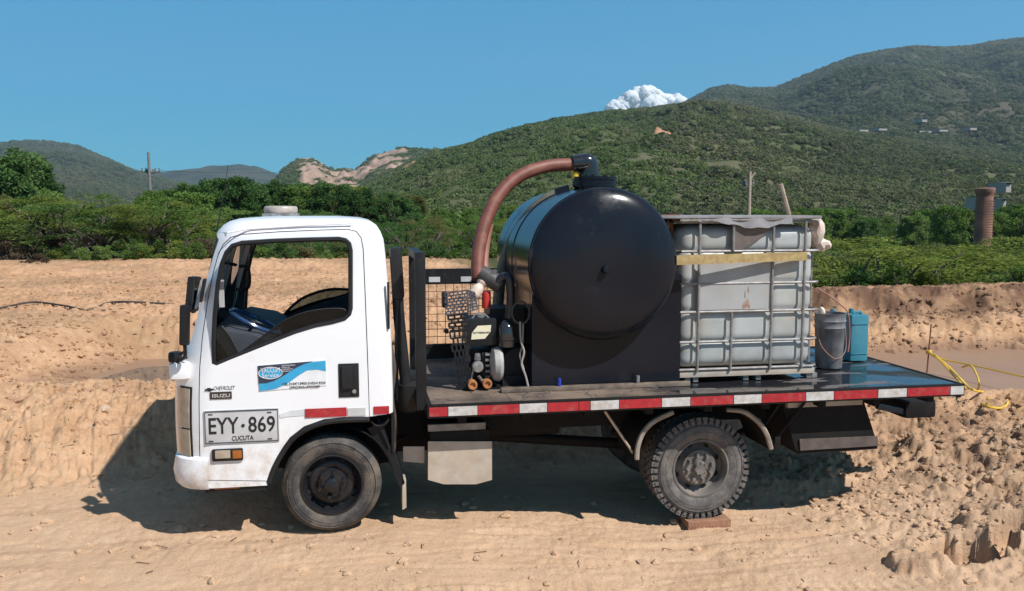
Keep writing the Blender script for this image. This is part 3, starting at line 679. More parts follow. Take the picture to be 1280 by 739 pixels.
# singled-out plants first
def one(name, kind, seed, leafm, px, py, Z, wid, label, cat):
    p = atd(px, 264, Z); o = plant(name, kind, seed, leafm, p.x, p.y, top_h(px, py, Z)-float(ground_h(np.array([p.x]), np.array([p.y]), False)[0]), wid, label, cat, None); del o['group']
one('dense_tree', 'dense', 1, 'leaf_dark', 14, 183, 40, 1.15, 'tallest dark tree at the left edge, rising behind the thorn trees', 'tree')
one('dense_tree', 'dense', 2, 'leaf_dark', 46, 206, 41, .9, 'dark tree just right of the tallest tree at the left edge', 'tree')
one('thorn_tree', 'acacia', 1, 'leaf_acacia', 70, 232, 29, 1.15, 'broad bright thorn tree in front of the tall dark trees', 'tree')
one('bush', 'bush', 2, 'leaf_dry', 42, 312, 23.5, 1.3, 'dry brown leafless bush standing out on the clay field', 'bush')
one('bush', 'bush', 1, 'leaf_dry', 118, 328, 23.5, .9, 'small dry greenish bush on the clay right of the brown one', 'bush')
band(7, -60, 240, 27, 31, [(0, 246), (100, 240), (180, 236), (240, 244)], 'acacia', 'leaf_acacia', 'thorn_tree', 'bright thorn tree behind the clay field', 'tree', 'thorn trees left of the cab')
band(8, -80, 260, 32, 37, [(-80, 225), (60, 238), (120, 245), (260, 243)], 'dense', 'leaf_mid', 'dense_tree', 'mid green tree behind the thorn trees at the left', 'tree', 'mid green trees at the left')
band(9, 200, 352, 42, 50, [(200, 230), (240, 226), (290, 222), (340, 222)], 'dense', 'leaf_dark', 'dense_tree', 'dark tree below the bare quarry and above the cab roof', 'tree', 'dark trees above the cab roof', jit=5)
band(16, 340, 520, 44, 54, [(340, 224), (400, 229), (470, 238), (520, 246)], 'dense', 'leaf_dark', 'dense_tree', 'dark tree in the row between cab roof and quarry', 'tree', 'dark trees in front of the quarry', jit=7)
band(22, -60, 660, 25.5, 28, [(-60, 302), (200, 296), (300, 292), (660, 296)], 'bush', 'leaf_mid', 'bush', 'low green bush along the edge of the clay field', 'bush', 'bushes along the clay field', jit=14)
band(18, 180, 700, 30, 38, [(180, 262), (300, 256), (480, 258), (600, 262), (700, 268)], 'billow', 'leaf_mid', 'dense_tree', 'mid green tree behind the bushes at the edge of the clay', 'tree', 'mid green trees behind the bushes', jit=12)
band(10, 500, 760, 48, 62, [(500, 246), (560, 250), (660, 256), (760, 262)], 'dense', 'leaf_mid', 'dense_tree', 'distant mid green tree seen past the rust red hose', 'tree', 'distant trees past the red hose')
band(12, 230, 560, 25, 29, [(230, 300), (560, 292)], 'bush', 'leaf_dark', 'bush', 'dark bush seen through and beside the cab', 'bush', 'dark bushes beside the cab', jit=16)
band(17, 760, 1340, 18.5, 22.5, [(760, 296), (1030, 296), (1090, 306), (1150, 298), (1220, 310), (1340, 294)], 'billow', 'leaf_acacia', 'thorn_tree', 'low spreading thorn tree behind the bank on the right', 'tree', 'thorn trees behind the right bank', jit=26, wid=(1.15, 1.7))
band(26, 1000, 1340, 16.6, 18.5, [(1000, 326), (1340, 332)], 'bush', 'leaf_mid', 'bush', 'low bush at the top of the right bank', 'bush', 'bushes on the right bank', jit=10, wid=(.9, 1.4))
band(18, 780, 1360, 24, 36, [(780, 285), (1030, 286), (1150, 284), (1360, 276)], 'billow', 'leaf_acacia', 'thorn_tree', 'thorn tree farther behind, in the valley below the mountain', 'tree', 'thorn trees in the valley', jit=14, wid=(1.1, 1.5))
band(8, 850, 1330, 18.5, 22, [(850, 296), (1000, 290), (1200, 284), (1330, 280)], 'acacia', 'leaf_acacia', 'thorn_tree', 'taller thorn tree standing above the others behind the right bank', 'tree', 'taller thorn trees behind the right bank', jit=10, wid=(.9, 1.2))
band(24, 760, 1380, 46, 75, [(760, 268), (1030, 262), (1200, 258), (1380, 252)], 'dense', 'leaf_mid', 'dense_tree', 'far round tree in the valley on the right', 'tree', 'far valley trees', jit=7)

band(10, -40, 420, 25, 30, [(-40, 285), (420, 292)], 'bush', 'leaf_dry', 'dry_bush', 'bare brown bush among the green ones behind the clay', 'bush', 'bare bushes behind the clay', jit=16)
band(9, 850, 1330, 17.5, 22, [(850, 312), (1330, 318)], 'bush', 'leaf_dry', 'dry_bush', 'bare brown bush on top of the right bank', 'bush', 'bare bushes on the right bank', jit=10)
# vegetation covering the slopes: instanced on points
def leafball(seed, n=110):
    g = np.random.default_rng(seed); d = g.normal(size=(n, 3)); d /= np.linalg.norm(d, axis=1)[:, None]; d[:, 2] = np.abs(d[:, 2])*.9-.1
    p = d*g.uniform(.6, 1.0, (n, 1)); nrm = d+g.normal(size=(n, 3))*.45; nrm /= np.linalg.norm(nrm, axis=1)[:, None]
    a = np.cross(nrm, g.normal(size=(n, 3))); a /= np.linalg.norm(a, axis=1)[:, None]; b = np.cross(nrm, a); s = g.uniform(.12, .24, (n, 1))
    return np.stack([p-a*s, p+b*s*.8, p+a*s, p-b*s*.8], 1).reshape(-1, 3), np.arange(4*n).reshape(-1, 4)
def forest(name, fn, n, px0, px1, t0, t1, s0, s1, leafm, seed, keep=None, label=None, tpow=1.0):
    g = np.random.default_rng(seed); U = g.uniform(px0, px1, n); T = t0+(t1-t0)*g.random(n)**tpow; X, Y, Z = fn(U, T)
    ok = np.ones(n, bool)
    if keep is not None: ok = keep(U, T, X, Y)
    dens = fbm(X*.01, Y*.01, 3, seed+1); ok &= g.random(n) < np.clip(.92+dens*.5, .6, 1)
    P = np.stack([X, Y, Z], -1)[ok]
    me = bpy.data.meshes.new(name); me.vertices.add(len(P)); me.vertices.foreach_set('co', P.astype(np.float32).ravel())
    dp = (P-CAM)@FWD
    sa = me.attributes.new('size', 'FLOAT', 'POINT'); sa.data.foreach_set('value', (s0*(s1/s0)**(g.random(len(P))**1.5)*(.3+.7*dp/dp.max())).astype(np.float32))
    o = bpy.data.objects.new(name, me); col.objects.link(o); o['kind'] = 'stuff'; o['label'] = label; o['category'] = 'trees'
    Vl, Fl = leafball(seed+3); lo = npmesh('leaf_clump', Vl, Fl, M[leafm]); col.objects.unlink(lo)
    ng = bpy.data.node_groups.new(name+'_spread', 'GeometryNodeTree'); ng.interface.new_socket('Geometry', in_out='INPUT', socket_type='NodeSocketGeometry'); ng.interface.new_socket('Geometry', in_out='OUTPUT', socket_type='NodeSocketGeometry')
    N = ng.nodes; L = ng.links; gi = N.new('NodeGroupInput'); go = N.new('NodeGroupOutput')
    ip = N.new('GeometryNodeInstanceOnPoints'); oi = N.new('GeometryNodeObjectInfo'); oi.inputs[0].default_value = lo
    na_ = N.new('GeometryNodeInputNamedAttribute'); na_.data_type = 'FLOAT'; na_.inputs[0].default_value = 'size'
    rv = N.new('FunctionNodeRandomValue'); rv.data_type = 'FLOAT_VECTOR'; rv.inputs[0].default_value = (0, 0, 0); rv.inputs[1].default_value = (0, 0, 6.28)
    L.new(gi.outputs[0], ip.inputs['Points']); L.new(oi.outputs['Geometry'], ip.inputs['Instance']); L.new(na_.outputs[0], ip.inputs['Scale']); L.new(rv.outputs[0], ip.inputs['Rotation']); L.new(ip.outputs[0], go.inputs[0])
    md = o.modifiers.new('spread', 'NODES'); md.node_group = ng
    return o
gm_ = lambda U, T, X, Y: S(1020, 780, U+90*fbm(X*.012, Y*.012, 3, 61)+60*T) 
hr_ = lambda U: _h(np.floor(U*997.), np.floor(U*31.), 5)
forest('hillside_scrub', fn_main, 85000, 380, 1450, 0.0, 1.0, 1.3, 3.3, 'leaf_hill', 301, keep=lambda U, T, X, Y: (rock_main(U, T, X, Y) < .4) & (hr_(U) < .12+.88*gm_(U, T, X, Y)), label='green scrub covering the near hillside', tpow=.8)
forest('dry_hillside_scrub', fn_main, 70000, 600, 1450, 0.0, 1.0, 1.3, 3.3, 'leaf_far', 309, keep=lambda U, T, X, Y: (rock_main(U, T, X, Y) < .4) & (hr_(U) > .12+.88*gm_(U, T, X, Y)), label='browner scrub covering the right part of the near hillside', tpow=.8)
forest('mountain_scrub', fn_far, 75000, 760, 1400, 0.0, 1.0, 2.6, 6, 'leaf_far', 303, label='brownish scrub covering the big mountain', tpow=.9)
forest('quarry_scrub', fn_quarry, 5000, 335, 600, 0.0, 1.0, 1.5, 4.0, 'leaf_hill', 305, keep=lambda U, T, X, Y: rock_q(U, T, X, Y) < .3+.7*(fbm(X*.04, Y*.04, 2, 9) > .1), label='scrub on the green parts of the quarried hill')
forest('wooded_hill_scrub', fn_dark, 16000, -60, 335, 0.0, 1.0, 4, 8, 'leaf_far', 311, label='dark scrub covering the rounded hill at the left', tpow=.9)
# flat valley floor scrub between the trees and the hill foot
def fn_valley(U, T):
    Z = 55+T*75; u = (U-W0/2)/F; v = math.tan(TH)
    X = CAM[0]+Z*(FWD[0]+u*RGT[0]+v*UPV[0]); Y = CAM[1]+Z*(FWD[1]+u*RGT[1]+v*UPV[1]); return X, Y, ground_h(X, Y, False)
forest('valley_scrub', fn_valley, 5200, -100, 1400, 0, 1, .9, 2.0, 'leaf_mid', 307, label='scrub filling the flat valley below the hills')

# cloud behind the ridge
def cloud():
    g = np.random.default_rng(5); Vs = []; Fs = []; o = 0; b = bmesh.new(); bmesh.ops.create_icosphere(b, subdivisions=4, radius=1); v0 = np.array([q.co[:] for q in b.verts]); f0 = np.array([[w.index for w in q.verts] for q in b.faces]); b.free()
    Z = 6500
    blobs = [(768, 136, 9), (780, 131, 9), (790, 125, 11), (800, 121, 11), (812, 120, 11), (806, 128, 14), (822, 126, 10), (834, 129, 10), (845, 129, 7), (852, 129, 7), (818, 134, 14), (795, 136, 14), (775, 140, 12), (840, 138, 13), (860, 140, 10), (785, 116+8, 7), (815, 114, 5), (806, 116, 6), (850, 127, 5), (762, 137, 6)]
    for _ in range(46): blobs.append((g.uniform(764, 856), 0, g.uniform(3, 6)))
    blobs = [(a, b if b else np.interp(a, [757, 775, 790, 805, 820, 835, 848, 858], [135, 126, 119, 112, 117, 122, 121, 130])+g.uniform(1, 10), c_) for a, b, c_ in blobs]
    for (px, py, r) in blobs:
        c = np.array(atd(px, py, Z+g.uniform(-60, 60))); rr = r*Z/F
        n = np.array([mn.fractal(Vector(q*1.3)+Vector((px, py, 0)), 1.1, 2.1, 6) for q in v0])
        n2 = np.array([mn.fractal(Vector(q*5)+Vector((py, px, 0)), .6, 2.2, 5) for q in v0]); v = v0*(1+.20*n[:, None]+.12*n2[:, None])*np.array((1, .9, .95))*rr*1.18+c
        Vs.append(v); Fs.append(f0+o); o += len(v)
    npmesh('cloud', np.concatenate(Vs), np.concatenate(Fs), M['cloud'], smooth=True, kind='structure')
cloud()

# ---------------------------------------------------------------- far things
def pole(px, pyt, pyb, Z, label, m, rtop, arms):
    b = atd(px, pyb, Z); t = atd(px, pyt, Z)
    r = thing('power_pole', label, 'power pole', (b.x, b.y, 0))
    MB().tube([(b.x, b.y, 0), (b.x, b.y, t.z)], [rtop*1.5, rtop], 10).build('post', m, r)
    for (y, w, tilt) in arms:
        a = atd(px-w, y+tilt, Z); c = atd(px+w, y-tilt, Z)
        MB().tube([a, c], rtop*.55, 6).build('crossarm', m, r)
        for k in (-.9, -.5, .5, .9):
            q = (a+c)/2+(c-a)/2*k
            MB().lathe([(0, .0), (rtop*.5, .0), (rtop*.9, .12), (rtop*.4, .2), (rtop*.7, .3), (0, .36)], q, 'z', 8).build('insulator', M['concrete'], r)
    return r
pole(188.5, 191, 262, 75, 'grey pole with insulators on crossarm standing over the left thorn trees', M['concrete'], .11, [(215, 12, 0), (216.5, 5, 0)])
p2 = pole(935, 215, 300, 52, 'pale wooden pole with forked crossarms behind the white caged tank', M['wood'], .10, [(232, 7, 0), (233.5, 4, 0)])
q = atd(935, 228, 52); q2 = atd(944, 215.5, 52); MB().tube([q, q2], .07, 6).build('brace', M['wood'], p2)
for (a, b, sag, nm) in (((200, 213.5, 75), (420, 206, 260), 1.0, 'overhead wire running right from the left pole'), ((177, 214, 75), (-80, 218, 60), .8, 'overhead wire running left from the left pole'),):
    A_, B_ = atd(*a), atd(*b)
    tag(MB().tube([A_.lerp(B_, t/12)-Vector((0, 0, 4*sag*(t/12)*(1-t/12))) for t in range(13)], .02, 5).build('wire', M['cable']), nm, 'wire')
a, b = atd(985, 268, 11), atd(976, 230, 11.4)
# the leaning stick stands on the caged tank's lid; built with the tank below
# chimney
c = atd(1228, 305, 34); top = atd(1228, 235, 34).z
ch = thing('chimney_stack', 'lone round brick chimney rising from the trees at right', 'chimney', (c.x, c.y, 0))
r_ = sz(10.0, c.x, c.y)
MB().lathe([(r_*1.12, 0), (r_*1.0, top*.5), (r_*.96, top-.35)], (c.x, c.y, 0), 'z', 28).build('shaft', M['chim'], ch)
MB().lathe([(r_*.96, top-.35), (r_*1.06, top-.22), (r_*1.14, top-.18), (r_*1.14, top-.04), (r_*1.0, top), (r_*.7, top), (r_*.7, top-.5)], (c.x, c.y, 0), 'z', 28).build('rim', M['chim'], ch)
k = MB()
for row in range(16):
    zz = top*.35+row*(top*.65-.4)/16
    k.lathe([(r_*1.06, zz-.012), (r_*1.075, zz), (r_*1.06, zz+.012)], (c.x, c.y, 0), 'z', 28)
k.build('brick_courses', M['chim'], ch)
def house(px, py, Z, wpx, hpx, label, roofm, cat='house', dep=6):
    b = atd(px, py, Z); w = wpx*Z/F; h = hpx*Z/F
    r = thing('farm_building', label, cat, b)
    MB().boxb((b.x-w/2, b.y, b.z-1.5), (b.x+w/2, b.y+dep, b.z+h*.65)).build('wall', M['wall'], r)
    MB().add([(b.x-w*.54, b.y-.5, b.z+h*.65), (b.x+w*.54, b.y-.5, b.z+h*.65), (b.x+w*.54, b.y+dep/2, b.z+h), (b.x-w*.54, b.y+dep/2, b.z+h), (b.x-w*.54, b.y+dep+.5, b.z+h*.65), (b.x+w*.54, b.y+dep+.5, b.z+h*.65)],
             [(0, 1, 2, 3), (3, 2, 5, 4), (0, 3, 4), (1, 5, 2), (0, 4, 5, 1)]).build('roof', roofm, r, smooth=0)
    for q in range(max(1, int(w//5))):
        xx = b.x-w/2+(q+.5)*w/max(1, int(w//5))
        MB().boxb((xx-.5, b.y-.04, b.z+h*.1), (xx+.5, b.y+.1, b.z+h*.45)).build('window', M['hole'], r)
def on_hill(fn, px, py):        # depth where the sight line through this pixel meets the slope
    T = np.linspace(.02, 1, 400); X, Y, Z = fn(np.full(400, float(px)), T)
    rel = np.stack([X, Y, Z], -1)-CAM; d = rel@FWD; v = H0/2-F*(rel@UPV)/d
    i = np.argmax(v < py)
    return float(d[i]) if (v < py).any() else (on_hill(fn_far, px, py) if fn is not fn_far else 1100.)
for (px, py, w, h, lb) in ((1080, 163, 12, 1.8, 'long pale greenhouse shed, leftmost on the mountainside'), (1104, 161.5, 11, 1.6, 'pale shed second from the left on the mountainside'), (1157, 164.5, 16, 1.7, 'long low pale shed in the middle of the mountainside'),
                           (1180, 163, 12, 1.6, 'low pale shed right of the middle one on the mountainside'), (1156, 151, 7, 2.6, 'small pale building above the row of sheds'), (1217, 161, 9, 1.9, 'rightmost pale shed of the mountainside row')):
    house(px, py-1, on_hill(fn_far, px, py)-30, w, h, lb, M['roof'], 'shed', 10)
for (px, py, w, h, Z, lb) in ((1261, 231, 7, 4, 170, 'small white house in the trees right of the chimney top'), (1243, 248, 11, 2.5, 120, 'low house with a pale roof beside the chimney'), (1256, 251, 4, 3.5, 118, 'little white hut beside the low pale roofed house'),
                              (1092, 238, 9, 2.5, 200, 'tiny pale shed among the valley trees left of the chimney')):
    house(px, py, Z, w, h, lb, M['roof'], 'house', 5)

# ---------------------------------------------------------------- THE TRUCK
def cabbody(off=0.0, zmin=None, n_=10):
    # rings of a rounded rectangle in plan
    lv = []
    fr = [(606, 222), (575, 221), (540, 219), (500, 218), (470, 220), (445, 228), (420, 236), (400, 241), (360, 250.5), (320, 261), (300, 267), (290, 272), (282, 279), (277, 287), (273.5, 300), (271.5, 330)]
    rr = [(606, 492), (575, 492), (540, 492), (500, 492), (470, 491), (445, 490.5), (420, 489.5), (400, 488.5), (360, 486), (320, 482.5), (300, 480), (290, 476), (282, 471), (277, 464), (273.5, 450), (271.5, 420)]
    ins = [0, 0, 0, 0, 0, 0, .003, .008, .020, .035, .045, .055, .075, .105, .17, .30]
    for (yy, xf), (_, xr), s in zip(fr, rr, ins):
        f = at(xf, yy, .13); r = at(xr, yy, 0)
        z = at(350, yy, 0).z
        lv.append([f.x, r.x, z, s])
    # make levels strictly rising in z
    for i in range(1, len(lv)): lv[i][2] = max(lv[i][2], lv[i-1][2]+.012)
    mb = MB(); rings = []
    for (xf, xr, z, s) in lv:
        y0, y1 = s+off, 1.74-s-off; xf += off; xr -= off; zz = z
        if off and zmin is not None:
            zz = max(z, zmin); zz = min(zz, 2.157-off*1.0) if z > 2.0 else zz
        rf, rb = .26, .07; ring = []
        for (cx, cy, a0, r) in ((xf+rf, y0+rf, PI, rf), (xr-rb, y0+rb, 1.5*PI, rb), (xr-rb, y1-rb, 0, rb), (xf+rf, y1-rf, .5*PI, rf)):
            for k in range(n_+1):
                a = a0+.5*PI*k/n_; ex, ey = math.cos(a), math.sin(a)
                ring.append((cx+r*ex, cy+r*ey, zz))
        # gently bowed front
        ring = [(x-.05*max(0, 1-((y-.87)/.8)**2)*max(0, 1-(x-xf)/.3), y, z_) for x, y, z_ in ring]
        rings.append(ring)
    if zmin is not None:
        rings = [r for r, l in zip(rings, lv) if l[2] > zmin-.05]
        zs = [r[0][2] for r in rings]
        for i in range(1, len(rings)):
            if rings[i][0][2] <= rings[i-1][0][2]: rings[i] = [(x, y, rings[i-1][0][2]+.004) for x, y, _ in rings[i]]
    m_ = len(rings[0]); vs = [p for r in rings for p in r]; fs = []
    for i in range(len(rings)-1):
        for j in range(m_): fs.append((i*m_+j, i*m_+(j+1) % m_, (i+1)*m_+(j+1) % m_, (i+1)*m_+j))
    fs.append(tuple(range(m_))[::-1]); fs.append(tuple((len(rings)-1)*m_+j for j in range(m_)))
    return mb.add(vs, fs)

truck = thing('flatbed_truck', 'white cab flatbed truck carrying a black tank and a white caged tank', 'truck', (0, .87, -.08))
def T_(name, mb, m, label=None, parent=None, **k): return mb.build(name, M[m] if isinstance(m, str) else m, parent or truck, label, **k)

WIN = [(265.5, 455), (264.5, 430), (266, 395), (270, 355), (275, 330), (281, 315), (289, 306), (302, 302), (340, 299.5), (380, 298), (424, 297), (433, 299), (438, 304), (440, 313), (440, 386), (438, 394), (432, 400), (415, 405), (395, 409), (370, 417), (340, 429), (310, 441), (285, 451), (271, 457)]
DOOR = [(251, 600), (249.5, 560), (249, 500), (249.5, 460), (252, 420), (257, 380), (263, 345), (269, 322), (276, 307), (286, 298), (300, 294), (350, 290.5), (400, 288.5), (434, 287.5), (445, 290), (451, 298), (453.5, 312), (456, 370), (459, 450), (461.5, 521.5), (430, 521.5), (405, 524), (380, 533), (362, 547), (350, 565), (340, 585), (334, 601)]
ARCH = [(334, 601), (340, 585), (350, 565), (362, 547), (380, 533), (405, 524), (430, 521.5), (461, 521), (475, 519), (500, 516), (500, 720), (334, 720)]
def tmp(mb, m=None):
    o = mb.build('cutter', m or M['paint'], smooth=0); return o
cab = tmp(cabbody(), M['paint'])
inner = tmp(cabbody(.045, .84), M['interior'])
win = tmp(MB().prism(pz(WIN, 0.0), -.4, 2.4), M['paint'])
arch = tmp(MB().prism(pz(ARCH, 0.0), -.4, 2.4), M['chassis'])
# windscreen opening, cut from the front; rear window cut from behind
wsx = at(262, 330, .13).x
zb, zt_ = at(350, 432, 0).z, at(350, 300, 0).z
ws = MB()
def yzprism(poly, x0, x1):
    n = len(poly); m_ = MB(); m_.add([(x0, y, z) for y, z in poly]+[(x1, y, z) for y, z in poly], [tuple(range(n)), tuple(range(2*n-1, n-1, -1))]+[(i, i+n, (i+1) % n+n, (i+1) % n) for i in range(n)])
    b = m_.bm(); bmesh.ops.recalc_face_normals(b, faces=b.faces[:]); m2 = MB(); b.verts.index_update(); m2.v = [v.co[:] for v in b.verts]; m2.f = [tuple(v.index for v in f.verts) for f in b.faces]; b.free(); return m2
scr = tmp(yzprism([(.14, zb), (.17, zt_), (.30, zt_+.05), (1.44, zt_+.05), (1.57, zt_), (1.60, zb), (1.5, zb-.02), (.24, zb-.02)], -1.6, -.72), M['paint'])
rearw = tmp(yzprism([(.35, 1.36), (.35, 1.80), (1.39, 1.80), (1.39, 1.36)], .2, .7), M['paint'])
boolean(cab, [inner, win, scr, rearw, arch])
dpoly = pz(DOOR, 0.0)
def offset(poly, d):
    n = len(poly); ar = sum(poly[i][0]*poly[(i+1) % n][1]-poly[(i+1) % n][0]*poly[i][1] for i in range(n)); sg = 1 if ar > 0 else -1; out = []
    for i in range(n):
        a, b, c_ = Vector(poly[i-1]), Vector(poly[i]), Vector(poly[(i+1) % n]); t = ((b-a).normalized()+(c_-b).normalized()).normalized(); out.append((b.x+t.y*d*sg, b.y-t.x*d*sg))
    return out
doors = []
for (ya, yb) in ((-.4, .30), (1.44, 2.4)):
    dp = tmp(MB().prism(dpoly, ya, yb), M['interior'])
    d = cab.copy(); d.data = cab.data.copy(); col.objects.link(d); boolean(d, [dp], 'INTERSECT'); d.name = 'door'; doors.append(d)
    dp2 = tmp(MB().prism(offset(dpoly, .006), ya-.01, yb), M['trim']); 
    boolean(cab, [dp2]); bpy.data.objects.remove(dp); bpy.data.objects.remove(dp2)
for o in (inner, win, arch, scr, rearw): bpy.data.objects.remove(o)
cab.name = 'cab'; cab.data.name = 'cab'
def reparent(o, p):
    o.parent = p
    if p.name in ROOTLOC: o.matrix_parent_inverse = Matrix.Translation(-ROOTLOC[p.name])
def bevelmesh(o, off=.004):
    b = bmesh.new(); b.from_mesh(o.data); bmesh.ops.remove_doubles(b, verts=b.verts[:], dist=1e-4)
    bmesh.ops.dissolve_degenerate(b, dist=1e-4, edges=b.edges[:]); b.to_mesh(o.data); b.free(); sharp(o.data, 32)
for o in [cab]+doors: reparent(o, truck); bevelmesh(o)
near = doors[0]
# seam floor behind the door gap so it reads black
# window seals (rubber) as rings
def ring_tube(poly, Y, r): return MB().tube([(x, Y, z) for x, z in poly], r, 6, closed=True)
T_('window_seal', ring_tube(offset(pz(WIN, .0), -.010), .012, .016), 'trim', parent=near)
T_('window_seal', ring_tube(offset(pz(WIN, .0), -.010), 1.728, .016), 'trim', parent=doors[1])
# wound-down panes with curved tops
def pane(Y, pts, m='glass'):
    p = pz(pts, Y); mb = MB(); mb.prism(p, Y, Y+.005); return mb
gp = [(300, 441), (318, 428), (337, 414), (350, 404), (370, 394), (390, 388.5), (410, 386), (428, 386), (434, 391), (436, 400), (415, 405), (395, 409), (370, 417), (340, 429), (312, 441)]
T_('window_pane', pane(.024, gp), 'glass', parent=near)
T_('pane_edge', MB().tube(smoothpath([(lambda q: (q.x, .026, q.z))(at(x, y, .026)) for x, y in gp[:10]], 3), .0055, 5), 'trim', parent=near)
# far side: pane with a dark frame, seen through the cab
def T2(px, py, Y): q = at(px, py, Y); return (q.x, Y, q.z)
def B2(x0, y0, x1, y1, Y0, Y1, bev=0):      # box whose near face reads at these picture corners
    a, b = at(x0, y0, Y0), at(x1, y1, Y0); return MB().boxb((a.x, Y0, a.z), (b.x, Y1, b.z), bev)
T_('pane_edge', MB().tube(smoothpath([T2(x, y, 1.70) for x, y in [(349, 402), (362, 386), (378, 373), (398, 365), (416, 361.5), (437, 362)]], 5), .013, 6), 'trim', parent=doors[1])
T_('window_pane', pane(1.70, [(349, 402), (362, 386), (378, 373), (398, 365), (416, 361.5), (437, 362), (437, 400), (380, 410)]), 'glass', parent=doors[1])
T_('door_trim', MB().prism(pz([(366, 399), (385, 387), (412, 376), (434, 368), (440, 368), (440, 420), (360, 425)], 1.66), 1.62, 1.66), 'interior', parent=doors[1])
# quarter light at the front lower corner of the near window
T_('quarter_bar', MB().tube([T2(277, 408, .03), T2(287, 420, .03), T2(299, 443, .03)], .012, 6), 'trim', parent=near)
T_('quarter_pane', pane(.028, [(267, 410), (276, 408), (286, 420), (298, 444), (272, 455), (267, 450)]), 'glass', parent=near)
# windscreen and rear window
xA, xB = at(236, 432, .13).x, at(268, 300, .13).x
mb = MB(); NW = 16
for i_ in range(2):
    for k in range(NW+1):
        y = .12+1.5*k/NW; bow = .05*max(0, 1-((y-.87)/.8)**2); x, z = ((xA, zb-.02), (xB, zt_+.05))[i_]
        ed = abs(y-.87)/.75; mb.v.append((x-bow+.02+.14*max(0, ed-.78)**1.5/.1*.5, y, z))
for k in range(NW): mb.f.append((k, k+1, NW+2+k, NW+1+k))
T_('windscreen', mb, 'screen', parent=cab, smooth=180)
T_('rear_window', MB().boxb((at(483, 350, 0).x-.03, .34, 1.35), (at(483, 350, 0).x-.025, 1.40, 1.81)), 'screen', parent=cab)
# far A pillar grab handle, white card and dash
hp = [T2(300, 333, 1.55), T2(309, 334, 1.5), T2(312, 345, 1.5), T2(311, 358, 1.5), T2(305, 362, 1.5), T2(296, 362, 1.55)]
T_('grab_handle', MB().tube(smoothpath(hp, 4), .014, 8), 'trim', parent=cab)
T_('dashboard', MB().prism(pz([(268, 428), (276, 404), (300, 396), (335, 402), (352, 410), (350, 440), (330, 470), (268, 470)], .9), .10, 1.64), 'interior')
T_('pillar_trim', MB().prism(pz([(287, 313), (318, 306), (311, 318), (305, 380), (304, 402), (292, 402)], 1.60), 1.60, 1.63), 'interior')
T_('mirror_card', MB().boxb(T2(273, 350, .20), T2(281, 384, .21)), mat('white_card', (.45, .44, .43)), None)
T_('seat', MB().boxb((-.35, .18, .9), (.12, .68, 1.05), .05).boxb((.12, .20, .95), (.30, .66, 1.23), .05), 'interior')
T_('seat', MB().boxb((-.35, .78, .9), (.12, 1.60, 1.05), .05).boxb((.12, .80, .95), (.30, 1.58, 1.23), .05), 'interior')
# steering wheel
cw = at(319, 402, .42); sw = MB(); axr = Matrix.Rotation(R(-62), 3, 'Y')
ringp = [cw+axr @ Vector((0, .19*math.cos(t*PI/14), .19*math.sin(t*PI/14))) for t in range(28)]
sw.tube(ringp, .015, 8, closed=True)
stw = T_('steering_wheel', sw, 'blue')
s2 = MB(); s2.tube([cw+axr @ Vector((0, -.18, 0)), cw, cw+axr @ Vector((0, .18, 0))], .012, 6).tube([cw, cw+axr @ Vector((0, 0, -.18))], .012, 6).tube([cw, cw+Vector((-.12, 0, -.2))], .03, 8)
s2.build('spokes', M['interior'], stw)
# roof beacon
bc = atd(351, 262, 6.85); rB = sz(20, bc.x, bc.y, 2.2); zr0 = 2.150
be = MB().lathe([(0, 0), (rB*1.0, 0), (rB*1.02, .02), (rB*.98, .03)], (bc.x, bc.y, zr0+.04), 'z', 28)
bo = T_('roof_beacon', MB().lathe([(0, .0), (rB*.98, 0), (rB*1.02, .010), (rB*1.03, .035), (rB*1.0, .048), (rB*.93, .055), (rB*.5, .058), (0, .059)], (bc.x, bc.y, zr0+.035), 'z', 32), 'beacon')
MB().boxb((bc.x-rB*1.05, bc.y-rB, zr0-.015), (bc.x+rB*1.08, bc.y+rB, zr0+.034), .006).build('base', M['steel'], bo)
# roof rails (little drip steps) and antenna
T_('drip_rail', MB().tube([T2(285, 291, .045), T2(310, 286.5, .055), T2(380, 282, .06), T2(440, 279.5, .06)], .006, 6), 'paint')
T_('aerial', MB().tube([T2(271, 288, .15), T2(276, 262, .17), T2(281, 235, .19), T2(285, 206, .2)], [.005, .0035, .0025, .0015], 6), 'trim')
# mirrors
rm_ = Matrix.Rotation(R(7), 3, 'Y') @ Matrix.Rotation(R(-22), 3, 'Z'); mc0 = Vector(T2(241.5, 367.5, -.02))
mi = T_('mirror', MB().box(mc0, (.05, .10, .235), rm_, bev=.018), 'trim', 'upper mirror head showing its glass')
MB().box(mc0+rm_ @ Vector((.0255, 0, 0)), (.004, .078, .195), rm_).build('mirror_glass', M['mirror'], mi)
mi2 = T_('mirror', MB().box(T2(231, 406.5, -.12), (.055, .06, .27), Matrix.Rotation(R(3), 3, 'Y') @ Matrix.Rotation(R(-15), 3, 'Z'), bev=.022), 'trim', 'lower black mirror head')
MB().tube(smoothpath([T2(233, 380, -.09), T2(241, 390, -.03), T2(247, 384, .0)], 4), .011, 8).tube(smoothpath([T2(231, 432, -.1), T2(231, 446, -.04), T2(222, 452, .05)], 4), .012, 8).build('mirror_arm', M['trim'], mi2)
T_('mirror', MB().box((-1.13, 1.93, 1.25), (.08, .18, .30), bev=.03).tube([(-1.12, 1.9, 1.1), (-1.02, 1.75, 1.0)], .012, 8), 'trim', 'far side mirror')
